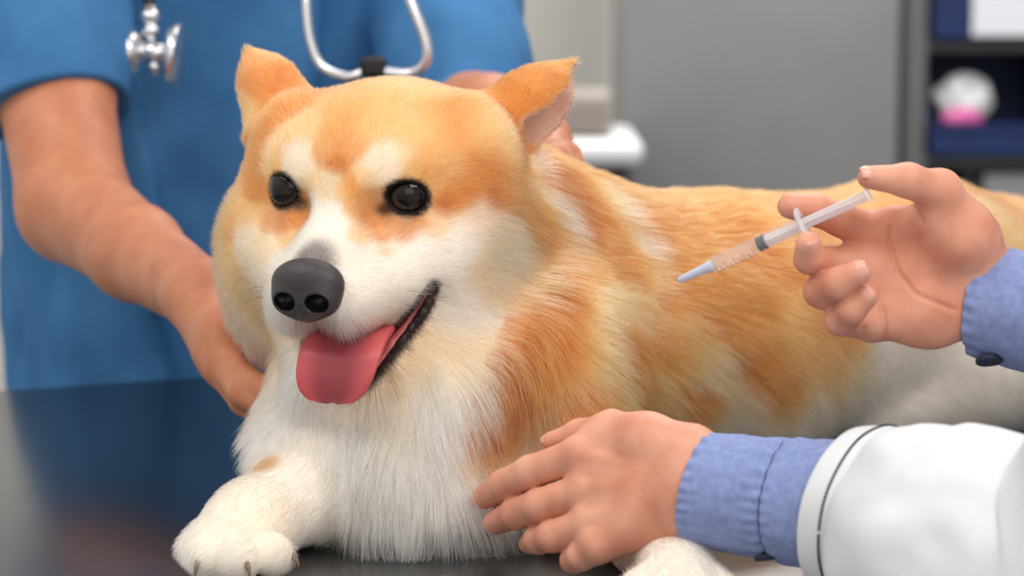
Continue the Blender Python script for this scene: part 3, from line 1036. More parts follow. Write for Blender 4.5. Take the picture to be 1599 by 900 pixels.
# ---- tongue, gum
tong_mat = mat('tongue', (205, 92, 98), 0.36, spec=0.5, Subsurface_Weight=0.25, Subsurface_Scale=0.004)
tong_mat.node_tree.nodes['Principled BSDF'].inputs['Subsurface Radius'].default_value = (1.0, 0.35, 0.3)
nt, b, N, L = nodes(tong_mat)
ta = N.new('ShaderNodeAttribute'); ta.attribute_name = 'col'
L.new(ta.outputs['Color'], b.inputs['Base Color'])
tv = N.new('ShaderNodeTexNoise'); tv.inputs['Scale'].default_value = 700
ttc = N.new('ShaderNodeTexCoord'); L.new(ttc.outputs['Object'], tv.inputs['Vector'])
tb = N.new('ShaderNodeBump'); tb.inputs['Strength'].default_value = 0.25; tb.inputs['Distance'].default_value = 0.0006
L.new(tv.outputs['Fac'], tb.inputs['Height']); L.new(tb.outputs[0], b.inputs['Normal'])
TPATH = np.array([(1.1, 0.3, -7.9, 1.7, 0.5), (1.3, 2.4, -7.5, 2.3, 0.5), (1.42, 4.2, -7.45, 2.5, 0.46), (1.4, 5.3, -8.1, 2.52, 0.42), (1.27, 5.8, -9.0, 2.42, 0.38),
                  (1.12, 5.95, -9.8, 2.12, 0.35), (1.02, 5.95, -10.3, 1.6, 0.32), (0.98, 5.93, -10.52, 1.05, 0.28), (0.97, 5.92, -10.62, 0.45, 0.2)])
nr, nc_ = 48, 40
ii = np.linspace(0, len(TPATH) - 1, nr)
TP = np.stack([np.interp(ii, np.arange(len(TPATH)), TPATH[:, a]) for a in range(5)], 1)
for _ in range(3):
    TP[1:-1] = (TP[:-2] + 2 * TP[1:-1] + TP[2:]) / 4
vs_, cs_ = [], []
for i in range(nr):
    tg = TP[min(i + 1, nr - 1), :3] - TP[max(i - 1, 0), :3]; tg[0] = 0; tg /= np.linalg.norm(tg)
    nm = np.array([0, -tg[2], tg[1]])
    if nm[1] < 0 and i > nr // 2: nm = -nm
    if i <= nr // 2 and nm[2] < 0: nm = -nm
    for j in range(nc_):
        a = 2 * math.pi * j / nc_
        cx, sy = math.copysign(abs(math.cos(a)) ** 0.8, math.cos(a)), math.copysign(abs(math.sin(a)) ** 0.7, math.sin(a))
        w, h = TP[i, 3], TP[i, 4]
        curl = 0.28 * cx * cx * (1 if i < nr * 0.8 else 0.6)
        groove = 0.16 * math.exp(-(cx * w / 0.22) ** 2) if sy > 0 else 0
        vs_.append(E0 + HM @ (TP[i, :3] + np.array([cx * w, 0, 0]) + nm * (sy * h - groove + curl)))
        cs_.append(abs(cx) if sy > 0 else 1.0)
fs_ = [(i * nc_ + j, i * nc_ + (j + 1) % nc_, (i + 1) * nc_ + (j + 1) % nc_, (i + 1) * nc_ + j) for i in range(nr - 1) for j in range(nc_)]
fs_ += [tuple(range(nc_))[::-1], tuple((nr - 1) * nc_ + j for j in range(nc_))]
tme = mesh_np('tongue', vs_, fs_)
k = np.tile(lin((200, 86, 90)), (len(vs_), 1))
k = mixc(k, (154, 64, 72), 1 - ss(np.array(cs_), 0.3, 0.85))
set_col(tme, k)
link('tongue', tme, tong_mat, dog)

gum_mat = mat('gum', (190, 96, 94), 0.3, spec=0.5)
gsel = dense(LIP_L, 24)
gsel = gsel[(gsel[:, 0] > 2.2)]
gp = [(E0 + HM @ (g + np.array([-0.45, -0.35, 0.1])), 0.42 - 0.25 * i / len(gsel)) for i, g in enumerate(gsel)]
gv, gq, _ = mesh_sdf(lambda p: chain(p, gp, 0.4) + 0.07 * vnoise(p, 0.55, 4), np.min([g[0] for g in gp], 0) - 1.2, np.max([g[0] for g in gp], 0) + 1.2, 0.1)
link('gum', mesh_np('gum', gv, gq), gum_mat, dog)
lip_mat = add_noise(mat('lip', (40, 26, 25), 0.45), (30, 19, 19), (64, 42, 40), 120, bump=0.3)
for name_, crv, x0, r in (('lower_lip', LIP_L, 1.2, 0.27), ('upper_lip', LIP_U, 3.6, 0.15)):
    g = dense(crv, 40); g = g[g[:, 0] > x0]
    ps = [(E0 + HM @ (q + np.array([-0.05, -0.12, 0])), r * min(1, 0.35 + (len(g) - i) / 10, 0.45 + i / 8)) for i, q in enumerate(g)]
    vv, qq, _ = mesh_sdf(lambda p: chain(p, ps, 0.2) + 0.06 * vnoise(p, 0.35, 8), np.min([g_[0] for g_ in ps], 0) - 0.8, np.max([g_[0] for g_ in ps], 0) + 0.8, 0.07)
    link(name_, mesh_np(name_, vv, qq), lip_mat, dog)


# ---- whiskers and claws
def tube(name, pts, radii, m, parent=None, sides=8, closed_ends=True, link_it=True):
    """a swept round tube through points (cm)"""
    P = [Vector(p) for p in pts]
    n = len(P)
    radii = radii if hasattr(radii, '__len__') else [radii] * n
    vs, fs = [], []
    up = Vector((0, 0, 1))
    prev = None
    for i in range(n):
        t = (P[min(i + 1, n - 1)] - P[max(i - 1, 0)]).normalized()
        if prev is None:
            a = t.cross(up)
            if a.length < 1e-3:
                a = t.cross(Vector((1, 0, 0)))
            a.normalize()
        else:
            a = (prev - t * prev.dot(t)).normalized()
        prev = a
        b_ = t.cross(a)
        for j in range(sides):
            an = 2 * math.pi * j / sides
            vs.append(P[i] + (a * math.cos(an) + b_ * math.sin(an)) * radii[i])
    for i in range(n - 1):
        for j in range(sides):
            k2 = (j + 1) % sides
            fs.append((i * sides + j, i * sides + k2, (i + 1) * sides + k2, (i + 1) * sides + j))
    if closed_ends:
        fs.append(tuple(reversed(range(sides)))); fs.append(tuple((n - 1) * sides + j for j in range(sides)))
    me = mesh_np(name, vs, fs)
    return link(name, me, m, parent) if link_it else me


def bez(a, b, c, n=8):
    a, b, c = (np.asarray(x, dtype=float) for x in (a, b, c))
    return [a * (1 - t) ** 2 + b * 2 * t * (1 - t) + c * t * t for t in np.linspace(0, 1, n)]


whisk_mat = mat('whisker', (70, 58, 52), 0.4)
wp = []
for sx, rows in ((-1, ((-4.6, 2.6), (-5.1, 3.0), (-5.6, 3.3), (-4.9, 3.6), (-5.5, 2.4), (-6.0, 3.0))), (1, ((-4.5, 2.4), (-5.0, 2.8), (-5.4, 2.2), (-4.8, 3.1), (-5.6, 2.9), (-5.2, 1.8)))):
    for j, (z, y) in enumerate(rows):
        a = np.array([sx * 3.0, y, z])
        ln = random.uniform(3.2, 4.6)
        dz = random.uniform(-0.5, 0.25)
        b1 = a + np.array([sx * ln * 0.55, -0.15 * ln, dz * 0.2 * ln + 0.12 * ln])
        c1 = a + np.array([sx * ln * (0.85 if sx < 0 else 0.75), -0.5 * ln, dz * ln * 0.6 - 0.12 * ln])
        tube('whisker', [E0 + HM @ x for x in bez(a, b1, c1)], list(np.linspace(0.018, 0.004, 8)), whisk_mat, dog, sides=5)

claw_mat = mat('claw', (128, 104, 88), 0.4)
for toes, fwd in ((TOES_R, V3(-0.35, -0.9, 0)), (TOES_L, V3(0.2, -0.97, 0))):
    for c, r in toes:
        d = (c - V3(*(LEG_R if toes is TOES_R else LEG_L)[-1][0])); d[2] = 0; d /= np.linalg.norm(d)
        a = c + d * (r * 0.75) + V3(0, 0, 0.1)
        tube('claw', bez(a, a + d * 0.6 + V3(0, 0, -0.2), a + d * 0.62 + V3(0, 0, -0.75)), list(np.linspace(0.24, 0.06, 8)), claw_mat, dog)
# ------------------------------------------------------------------ people
def skin(name, c1, c2, rough=0.5):
    m = add_noise(mat(name, c1, rough, spec=0.35, Subsurface_Weight=0.12, Subsurface_Scale=0.006), c1, c2, 42, 6, bump=0.22, bump_scale=420, dist=0.0006)
    m.node_tree.nodes['Principled BSDF'].inputs['Subsurface Radius'].default_value = (1.0, 0.4, 0.25)
    return m


vet_skin = skin('vet_skin', (205, 134, 108), (222, 160, 134))
nurse_skin = skin('nurse_skin', (188, 119, 87), (200, 133, 99))
nail_mat = mat('fingernail', (226, 166, 148), 0.28, spec=0.5)


def A(px, py, Y, r):
    return (at(px, py, Y), r)


def union(ds, k):
    o = ds[0]
    for d in ds[1:]:
        o = smin(o, d, k)
    return o


def nail(parent, pos, axis, out, w=0.48, ln=0.62):
    """a curved nail plate lying on the back of a fingertip"""
    a = np.asarray(axis, dtype=float); a /= np.linalg.norm(a)
    o = np.asarray(out, dtype=float); o = o - a * (a @ o); o /= np.linalg.norm(o)
    s = np.cross(a, o)
    vs, fs = [], []
    nu, nv = 8, 9
    for lay in (0, 1):
        for i in range(nu):
            t = -1 + 2 * i / (nu - 1)
            half = w * (1 - 0.35 * max(t, 0) ** 3 - 0.25 * max(-t, 0) ** 2)
            for j in range(nv):
                x = -1 + 2 * j / (nv - 1)
                vs.append(np.asarray(pos) + a * t * ln + s * x * half + o * (-0.42 * w * x * x - 0.10 * t * t - 0.08 * lay + 0.0))
    n = nu * nv
    for i in range(nu - 1):
        for j in range(nv - 1):
            q = (i * nv + j, (i + 1) * nv + j, (i + 1) * nv + j + 1, i * nv + j + 1)
            fs.append(q); fs.append(tuple(n + k for k in q[::-1]))
    rim = [j for j in range(nv)] + [i * nv + nv - 1 for i in range(1, nu)] + [(nu - 1) * nv + j for j in range(nv - 2, -1, -1)] + [i * nv for i in range(nu - 2, 0, -1)]
    for k in range(len(rim)):
        u, v2 = rim[k], rim[(k + 1) % len(rim)]
        fs.append((u, v2, n + v2, n + u))
    return link('fingernail', mesh_np('fingernail', vs, fs), nail_mat, parent)


def head_shape(p, c, fwd):
    """a plain human head at c looking along fwd"""
    f = np.array([fwd[0], fwd[1], 0.0]); f /= np.linalg.norm(f)
    x = np.array([f[1], -f[0], 0.0])
    q = np.stack([(p - c) @ x, (p - c) @ f, p[:, 2] - c[2]], 1)
    m = q.copy(); m[:, 0] = np.abs(m[:, 0])
    d = ell(q, (0, -1, 2.5), (7.6, 9.4, 9.2))
    d = smin(d, ell(q, (0, 2.6, -4.5), (5.8, 6.0, 6.6)), 3)
    d = smin(d, rcone(q, (0, 8.2, 0.6), (0, 10.0, -2.6), 0.9, 1.2), 0.9)
    d = smin(d, ell(q, (0, 7.8, -6.0), (2.4, 1.1, 0.9)), 0.6)
    d = smin(d, ell(m, (7.6, -1.0, -0.6), (0.9, 1.9, 3.0)), 0.5)
    return smax(d, -ell(m, (3.0, 8.8, 0.8), (1.5, 1.0, 0.8)), 0.5)


def hair_shape(p, c, fwd, bun):
    f = np.array([fwd[0], fwd[1], 0.0]); f /= np.linalg.norm(f)
    x = np.array([f[1], -f[0], 0.0])
    q = np.stack([(p - c) @ x, (p - c) @ f, p[:, 2] - c[2]], 1)
    d = ell(q, (0, -1.6, 3.2), (8.3, 9.8, 9.6))
    d = smax(d, 0.55 * (q[:, 1] - 3.0) - 0.83 * (q[:, 2] - 2.5), 0.8)
    if bun:
        d = smin(d, ell(q, (0, -11, 3), (3.6, 3.2, 3.6)), 1.5)
    return d + 0.12 * vnoise(q, 1.0, 77)


def two_res(f, boxes, lo, hi, hf, hc):
    """fine mesh inside the boxes, coarser elsewhere, as one mesh"""
    V_, Q_ = [], []
    n = 0
    for b0, b1 in boxes:
        c, h = (np.array(b0) + np.array(b1)) / 2, (np.array(b1) - np.array(b0)) / 2
        g = lambda p: np.maximum(f(p), rbox(p, c, h - 0.3, 0.05))
        v, q, _ = mesh_sdf(g, b0, b1, hf)
        V_.append(v); Q_.append(q + n); n += len(v)

    def rest(p):
        d = f(p)
        for b0, b1 in boxes:
            c, h = (np.array(b0) + np.array(b1)) / 2, (np.array(b1) - np.array(b0)) / 2
            d = np.maximum(d, -rbox(p, c, h - 1.2, 0.05))
        return d
    v, q, _ = mesh_sdf(rest, lo, hi, hc)
    V_.append(v); Q_.append(q + n)
    return np.concatenate(V_), np.concatenate(Q_)


# ---- the veterinarian: right hand holds the syringe, left hand steadies the foreleg
RT = [A(1512, 372, 130.5, 1.75), A(1466, 300, 129.0, 1.12), A(1418, 282, 128.0, 0.88), A(1357, 277, 127.4, 0.62)]                 # thumb
RI = [A(1372, 368, 131.0, 1.10), A(1312, 343, 130.2, 0.92), A(1272, 328, 129.8, 0.84), A(1234, 322, 129.6, 0.70)]
RM = [A(1352, 412, 130.6, 1.10), A(1294, 412, 129.8, 0.92), A(1264, 404, 128.4, 0.82), A(1262, 382, 127.6, 0.68)]
RR = [A(1350, 456, 130.4, 1.08), A(1282, 455, 128.8, 0.92), A(1308, 442, 127.0, 0.82), A(1341, 426, 126.5, 0.68)]
RP = [A(1362, 502, 130.0, 1.02), A(1314, 500, 128.6, 0.86), A(1330, 484, 127.2, 0.74), A(1353, 464, 126.8, 0.60)]
RWR = A(1536, 462, 131.2, 2.45)
RELB = A(1985, 575, 124.0, 3.8)
LT = [A(1010, 690, 128.6, 1.35), A(955, 668, 131.0, 0.92), A(905, 678, 132.6, 0.76), A(862, 690, 133.6, 0.58)]
LI = [A(902, 712, 130.2, 1.00), A(828, 738, 131.6, 0.92), A(788, 758, 133.0, 0.88), A(757, 776, 134.6, 0.70)]
LM = [A(914, 766, 129.2, 1.00), A(842, 790, 130.4, 0.92), A(806, 802, 132.0, 0.88), A(774, 816, 134.0, 0.70)]
LR = [A(922, 817, 128.3, 0.96), A(862, 838, 129.4, 0.86), A(842, 842, 130.8, 0.82), A(828, 848, 132.0, 0.64)]
LP = [A(934, 852, 127.4, 0.98), A(908, 868, 128.0, 0.80), A(896, 874, 128.8, 0.72), A(890, 878, 129.6, 0.58)]
LWR = A(1098, 768, 126.6, 2.6)
LELB = A(1655, 885, 112.0, 3.9)
VET_C = np.array([60.0, 112.0, 0.0])
VET_FWD = np.array([-0.93, 0.36, 0.0])
VSH_R, VSH_L = (np.array([63.0, 130.0, 42.0]), 5.2), (np.array([52.0, 95.0, 41.0]), 5.2)


def right_hand(p, lines=True):
    w = RWR[0]
    palm = [rcone(p, w + (f[0][0] - w) * 0.08, f[0][0], 1.75, f[0][1] * 1.05) for f in (RI, RM, RR, RP)]
    d = union(palm, 1.1)
    d = smin(d, ell(p, at(1452, 500, 129.6), (2.0, 1.0, 1.6)), 1.2)                                   # heel of the hand
    d = smin(d, chain(p, [A(1525, 420, 130.6, 1.8), A(1500, 372, 129.6, 1.75), A(1462, 340, 129.4, 1.2)], 0.8), 0.9)     # ball of the thumb
    d = smin(d, chain(p, [A(1440, 345, 130.4, 0.9), A(1395, 350, 130.6, 0.95)], 0.5), 1.0)
    d = smin(d, chain(p, RT, 0.45), 0.7)
    d = smin(d, ell(p, RT[1][0] + np.array([0.15, 0, 0.15]), (0.95, 1.0, 0.95)), 0.5)
    for f in (RI, RM, RR, RP):
        d = smin(d, chain(p, f[:2], 0.3), 0.55)
    for f in (RI, RM, RR, RP):
        d = smin(d, chain(p, f[1:], 0.3), 0.22)
    d = smin(d, chain(p, [A(1345, 470, 130.2, 0.8), A(1318, 474, 129.4, 0.8)], 0.3), 0.5)
    if not lines:
        return d
    # lines of the palm
    for cr in ([(1392, 352), (1390, 385), (1402, 425), (1430, 460), (1490, 484)], [(1378, 482), (1381, 510), (1381, 538)], [(1352, 512), (1347, 540)], [(1424, 322), (1440, 344)]):
        pp, ok = RH_TRACE(cr)
        for a, b in zip(pp[:-1], pp[1:]):
            if np.linalg.norm(b - a) > 1.1:
                continue
            d = smax(d, -rcone(p, a, b, 0.07, 0.07), 0.2)
    return d


_rh = {}


def RH_TRACE(cr):
    key = tuple(cr)
    if key not in _rh:
        f0 = lambda p: right_hand(p, False)
        n = max(6, 4 * len(cr))
        ii = np.linspace(0, len(cr) - 1, n)
        cr = [(np.interp(i, range(len(cr)), [c[0] for c in cr]), np.interp(i, range(len(cr)), [c[1] for c in cr])) for i in ii]
        q, ok = trace(f0, [c[0] for c in cr], [c[1] for c in cr])
        _rh[key] = (q[ok], ok)
    return _rh[key]


def left_hand(p):
    w = LWR[0]
    d = union([rcone(p, w + (f[0][0] - w) * 0.06, f[0][0], 1.9, f[0][1] * 1.02) for f in (LI, LM, LR, LP)], 1.1)
    d = smin(d, chain(p, LT, 0.5), 0.9)
    d = smin(d, chain(p, [A(1075, 712, 127.2, 1.8), LT[0], A(930, 690, 130.6, 0.9)], 0.6), 1.0)
    fin = None
    for f in (LI, LM, LR, LP):
        c = chain(p, f, 0.3)
        fin = c if fin is None else smin(fin, c, 0.06)
        d = smin(d, np.linalg.norm(p - f[0][0] - np.array([0, -0.30, 0.2]), axis=1) - 0.66, 0.5)      # knuckles
    d = smin(d, fin, 0.35)
    for f, e in ((LI, 0.72), (LM, 0.7), (LR, 0.66)):
        a = f[0][0] + np.array([0, -0.75, 0.35]); b = f[0][0] + (w - f[0][0]) * e + np.array([0, -1.55, 0.5])
        d = smin(d, rcone(p, a, b, 0.25, 0.16), 0.45)
    return d


def vet_body(p):
    d = chain(p, [VSH_R, (VSH_R[0] * 0.5 + RELB[0] * 0.5, 4.8), RELB, (RELB[0] * 0.3 + RWR[0] * 0.7, 2.8), RWR], 0.6)
    d = smin(d, chain(p, [VSH_L, (VSH_L[0] * 0.5 + LELB[0] * 0.5, 5.0), LELB, A(1420, 815, 119.5, 2.9), A(1235, 782, 124.0, 2.55), LWR], 0.6), 1)
    c = VET_C
    d = smin(d, rcone(p, VSH_R[0], VSH_L[0], 5.5, 5.5), 3)
    d = smin(d, rcone(p, c + [0, 0, 38], c + [0, 0, -5], 10, 11), 4)
    d = smin(d, rcone(p, c + [0, 0, 42], c + VET_FWD * 2 + [0, 0, 58], 5.6, 5.4), 3)
    d = smin(d, head_shape(p, c + VET_FWD * 4 + np.array([0, 0, 66.0]), VET_FWD), 2)
    near = np.linalg.norm(p - RWR[0], axis=1) < 14
    if near.any():
        d[near] = smin(d[near], right_hand(p[near]), 1.0)
    near = np.linalg.norm(p - LWR[0], axis=1) < 17
    if near.any():
        d[near] = smin(d[near], left_hand(p[near]), 1.0)
    return d


RB = (np.array([12.0, 122, 9.5]), np.array([28.6, 136, 33]))
LB = (np.array([-4.0, 121, -1.0]), np.array([11.6, 138, 12]))
vv, vq = two_res(vet_body, (RB, LB), (8, 80, -30), (80, 150, 92), 0.13, 0.9)
vet = link('person', mesh_np('person', vv, vq), vet_skin)
tag(vet, 'person in white coat holding a syringe and the corgi by its foreleg', 'person')
for f, out in ((RT, (-0.1, -0.75, 0.75)), (RM, (0.3, -1, 0.1)), (RR, (-0.25, -1, 0.35)), (RP, (-0.2, -1, 0.4))):
    a, b = f[-2][0], f[-1][0]
    ax = (b - a) / np.linalg.norm(b - a)
    o = np.array(out); o = o - ax * (ax @ o); o /= np.linalg.norm(o)
    nail(vet, b + ax * 0.12 + o * (f[-1][1] - 0.02), ax, o, w=f[-1][1] * 0.72, ln=f[-1][1] * 0.85)
for f, out in ((LT, (-0.2, -0.6, 0.9)), (LI, (-0.1, -1, 0.3)), (LM, (-0.1, -1, 0.3)), (LR, (-0.1, -1, 0.2)), (LP, (-0.1, -1, 0.1))):
    a, b = f[-2][0], f[-1][0]
    ax = (b - a) / np.linalg.norm(b - a)
    o = np.array(out); o = o - ax * (ax @ o); o /= np.linalg.norm(o)
    nail(vet, b + ax * 0.05 + o * (f[-1][1] - 0.02), ax, o, w=f[-1][1] * 0.7, ln=f[-1][1] * 0.8)


# ---- clothing
def spline(pts, n):
    pts = np.asarray(pts, dtype=float)
    m = len(pts)
    out = []
    for t in np.linspace(0, m - 1, n):
        i = min(int(t), m - 2); u = t - i
        p0, p1, p2, p3 = pts[max(i - 1, 0)], pts[i], pts[i + 1], pts[min(i + 2, m - 1)]
        out.append(0.5 * (2 * p1 + (p2 - p0) * u + (2 * p0 - 5 * p1 + 4 * p2 - p3) * u * u + (3 * p1 - p0 - 3 * p2 + p3) * u ** 3))
    return np.array(out)


def frames(C):
    n = len(C)
    fr = []
    up = np.array([0, 0, 1.0])
    for i in range(n):
        t = C[min(i + 1, n - 1)] - C[max(i - 1, 0)]
        t = t / np.linalg.norm(t)
        s = np.cross(t, up); s /= np.linalg.norm(s)
        fr.append((t, s, np.cross(s, t)))
    return fr


def sleeve(name, pts, m, parent, disp=None, n=60, sides=72, squash=1.0, hem=0.25, inner=3, skew=0.0, z_up=True):
    """cloth tube; pts = (xyz, radius) from the open end on; disp(s, a, p) = extra radius. The cloth turns in at the open end"""
    C = spline([p for p, r in pts], n)
    R = np.interp(np.linspace(0, len(pts) - 1, n), range(len(pts)), [r for p, r in pts])
    fr = frames(C)
    arc = np.concatenate([[0], np.cumsum(np.linalg.norm(np.diff(C, axis=0), axis=1))])
    rings = []
    ang = np.linspace(0, 2 * math.pi, sides, endpoint=False)
    for i in range(n):
        t, s, u = fr[i]
        ca, sa = np.cos(ang), np.sin(ang)
        base = C[i] + np.outer(ca, s) * R[i] * squash + np.outer(sa, u) * R[i]
        nrm = np.outer(ca, s) + np.outer(sa, u)
        dd = disp(arc[i], ang, base) if disp is not None else 0 * ang
        rings.append(base + nrm * dd[:, None] + t * (skew * sa * max(0, 1 - arc[i] / 8))[:, None])
    inn = []
    for j in range(inner):
        i = j
        c = rings[i].mean(0)
        v = rings[i] - c
        inn.append(c + v * (1 - hem / np.linalg.norm(v, axis=1))[:, None])
    rings = inn[::-1] + rings
    V_ = np.concatenate(rings)
    k = len(rings)
    i = np.arange(k - 1)[:, None]; j = np.arange(sides)[None]
    j2 = (j + 1) % sides
    F = np.stack([i * sides + j, i * sides + j2, (i + 1) * sides + j2, (i + 1) * sides + j], -1).reshape(-1, 4)
    o = link(name, mesh_np(name, V_, F), m, parent)
    o.data.update()
    return o, rings[inner:], arc


shirt_mat = add_noise(mat('blue_shirt', (132, 146, 192), 0.8, spec=0.2), (126, 140, 186), (140, 154, 198), 260, 3, (1, 1, 1), bump=0.3, bump_scale=1100, dist=0.0004)
coat_mat = add_noise(mat('white_coat', (218, 220, 222), 0.8, spec=0.2), (215, 217, 219), (222, 224, 226), 30, 3, bump=0.2, bump_scale=900, dist=0.0003)
thread_mat = mat('black_thread', (22, 22, 26), 0.7)
navy_mat = mat('navy_lining', (34, 40, 66), 0.7)


def lcuff_disp(s, a, p):
    g = 0.10 * np.exp(-(s / 0.7) ** 2) + 0.10 * np.exp(-((s - 4.6) / 0.8) ** 2)
    d = g * (np.sin(a * 26 + 3 * np.sin(a * 3)) * 0.8) + 0.10 * vnoise(p * np.array([1, 1, 1.0]), 1.6, 11) + 0.05 * vnoise(p, 0.6, 12)
    return d - 0.16 * np.exp(-((s - 4.95) / 0.22) ** 2) + 0.10 * (s > 5.0)


cuffL, ringsL, arcL = sleeve('shirt_cuff', [A(1092, 764, 126.6, 3.0), A(1150, 772, 125.6, 3.15), A(1235, 782, 124.0, 3.25), A(1300, 792, 122.6, 3.4), A(1420, 815, 119.5, 3.4)], shirt_mat, vet, lcuff_disp, n=90, sides=120, hem=0.22, skew=0.35)
i5 = int(np.argmin(np.abs(arcL - 4.98)))
sp = ringsL[i5]
cc_ = sp.mean(0)
tube('cuff_seam', [cc_ + (q - cc_) * 1.012 for q in list(sp) + [sp[0]]], 0.035, mat('seam_thread', (64, 70, 104), 0.8), cuffL, sides=6)
bc = at(1196, 871, 122.6)
bv, bq, _ = mesh_sdf(lambda p: smax(np.linalg.norm(p - bc, axis=1) - 0.62, np.abs((p - bc) @ np.array([0.1, -0.35, -0.93])) - 0.13, 0.08), bc - 1, bc + 1, 0.08)
link('cuff_disc', mesh_np('cuff_disc', bv, bq), navy_mat, cuffL)  # sewn-on fastener of the left cuff


def coat_disp(s, a, p):
    band = 0.10 * (1 - ss(np.full_like(a, s), 1.5, 1.75))
    grow = ss(np.full_like(a, s), 1.5, 8)
    return band + grow * (0.62 * vnoise(p * np.array([0.6, 1.0, 1.1]), 3.4, 51) + 0.16 * vnoise(p, 1.5, 52)) + 0.05 * vnoise(p, 1.8, 53)


coatL, ringsC, arcC = sleeve('coat_sleeve', [A(1322, 798, 122.1, 4.3), A(1372, 806, 120.8, 4.6), A(1480, 830, 118.0, 5.4), (LELB[0] * 0.72 + LWR[0] * 0.28, 6.1), (LELB[0] + np.array([1.5, 0, -0.5]), 6.7),
                                              (VSH_L[0] * 0.35 + LELB[0] * 0.65 + np.array([0, 0, -1]), 7.2), (VSH_L[0] * 0.75 + LELB[0] * 0.25, 7.4), (VSH_L[0] + VET_FWD * -2, 7.6)], coat_mat, vet, coat_disp, n=150, sides=120, hem=0.3, skew=0.5)
i6 = int(np.argmin(np.abs(arcC - 1.55)))
ring = ringsC[i6]; cen = ring.mean(0)
# the seam is sewn with black thread: short stitches round the sleeve
per = np.concatenate([ring, ring[:1]])
vs, fs = [], []
S_ = spline(per, 720)
for i in range(0, 715, 5):
    a, b = cen + (S_[i] - cen) * 1.004, cen + (S_[i + 4] - cen) * 1.004
    t = (b - a) / np.linalg.norm(b - a); o_ = (a - cen) / np.linalg.norm(a - cen); s_ = np.cross(t, o_)
    k = len(vs)
    for q in (a, b):
        for e, g in ((-1, -1), (1, -1), (1, 1), (-1, 1)):
            vs.append(q + s_ * 0.05 * e + o_ * 0.05 * g)
    for f in ((0, 1, 2, 3), (7, 6, 5, 4), (0, 4, 5, 1), (1, 5, 6, 2), (2, 6, 7, 3), (3, 7, 4, 0)):
        fs.append(tuple(k + x for x in f))
st = link('stitching', mesh_np('stitching', vs, fs, False), thread_mat, coatL)
st['kind'] = 'stuff'; st['label'] = 'black thread stitched round the cuff'


def rcuff_disp(s, a, p):
    return 0.07 * np.exp(-(s / 0.8) ** 2) * np.sin(a * 22 + 2 * np.sin(3 * a)) + 0.12 * vnoise(p, 1.4, 61) + 0.05 * vnoise(p, 0.6, 62)


RD = (RELB[0] - RWR[0]) / np.linalg.norm(RELB[0] - RWR[0])
rc0 = at(1531, 468, 131.2)
cuffR, ringsR, arcR = sleeve('shirt_cuff', [(rc0, 3.12), (rc0 + RD * 2, 3.2), (rc0 + RD * 5, 3.35), (rc0 + RD * 9, 3.7)], shirt_mat, vet, rcuff_disp, n=60, sides=110, hem=0.25, skew=-0.25)
bc2 = at(1545, 563, 129.0)
bv, bq, _ = mesh_sdf(lambda p: smax(np.linalg.norm(p - bc2, axis=1) - 0.75, np.abs((p - bc2) @ np.array([0.05, -0.45, -0.89])) - 0.16, 0.08), bc2 - 1, bc2 + 1, 0.08)
link('cuff_disc', mesh_np('cuff_disc', bv, bq), navy_mat, cuffR)  # dark flat disc at the lower edge of the right cuff
sleeve('coat_sleeve', [(rc0 + RD * 6, 4.4), (rc0 + RD * 9, 4.8), (RELB[0] * 0.8 + RWR[0] * 0.2, 5.8), (RELB[0], 6.3), (VSH_R[0] * 0.5 + RELB[0] * 0.5, 6.8), (VSH_R[0], 7.4)], coat_mat, vet, coat_disp, n=80, sides=72, hem=0.3)


def coat_body(p):
    c = VET_C
    q = p - c
    f, x = VET_FWD / np.linalg.norm(VET_FWD), np.array([0.36, 0.93, 0.0]) / np.linalg.norm([0.36, 0.93])
    l = np.stack([q @ x, q @ f, q[:, 2]], 1)
    half = 15.5 + 2.5 * ss(l[:, 2], 10, 38) + 2.0 * ss(-l[:, 2], 0, 60)
    dep = 11.5 + 1.5 * ss(-l[:, 2], 0, 60)
    r = np.sqrt((l[:, 0] / half) ** 2 + (l[:, 1] / dep) ** 2)
    d = (r - 1) * dep
    d = smax(d, l[:, 2] - 46, 6)
    d = smax(d, -62 - l[:, 2], 0.6)
    d = smax(d, -ell(l, (0, 2, 50), (7.0, 8.5, 8)), 1.0)
    return d * 0.85 + 0.5 * vnoise(p * np.array([1, 1, 0.35]), 4.0, 71)


cv_, cq_, _ = mesh_sdf(coat_body, VET_C + [-26, -26, -66], VET_C + [26, 26, 50], 0.9)
link('coat', mesh_np('coat', cv_, cq_), coat_mat, vet)
hc = VET_C + VET_FWD * 4 + np.array([0, 0, 66.0])
hv, hq, _ = mesh_sdf(lambda p: hair_shape(p, hc, VET_FWD, False), hc - 17, hc + 17, 0.6)
hair_mat = add_noise(mat('brown_hair', (62, 42, 30), 0.5), (50, 33, 24), (78, 54, 38), 60, 4, (6, 6, 1))
link('hair', mesh_np('hair', hv, hq), hair_mat, vet)


def legs_shape(p, c, fwd, top):
    f = fwd / np.linalg.norm(fwd); x = np.array([f[1], -f[0], 0.0])
    o = None
    for s in (-1, 1):
        h = c + x * s * 8.5
        d = chain(p, [(h + [0, 0, top], 9.0), (h + [0, 0, -45], 6.6), (h + [0, 0, -84], 5.0)], 3)
        o = d if o is None else smin(o, d, 2)
    return o


def shoes(c, fwd, parent):
    f = fwd / np.linalg.norm(fwd); x = np.array([f[1], -f[0], 0.0])
    for s in (-1, 1):
        h = c + x * s * 8.5
        g = lambda p: smax(chain(p, [(h + [0, 0, -84.0], 4.4), (h + f * 3 + [0, 0, -86.0], 4.4), (h + f * 15 + [0, 0, -87.5], 3.6)], 2), FLOOR + 0.05 - p[:, 2], 0.3)
        v, q, _ = mesh_sdf(g, h + np.array([-22, -22, -91]), h + np.array([22, 22, -76]), 0.6)
        link('shoe', mesh_np('shoe', v, q), mat('white_shoe', (225, 225, 225), 0.5), parent)


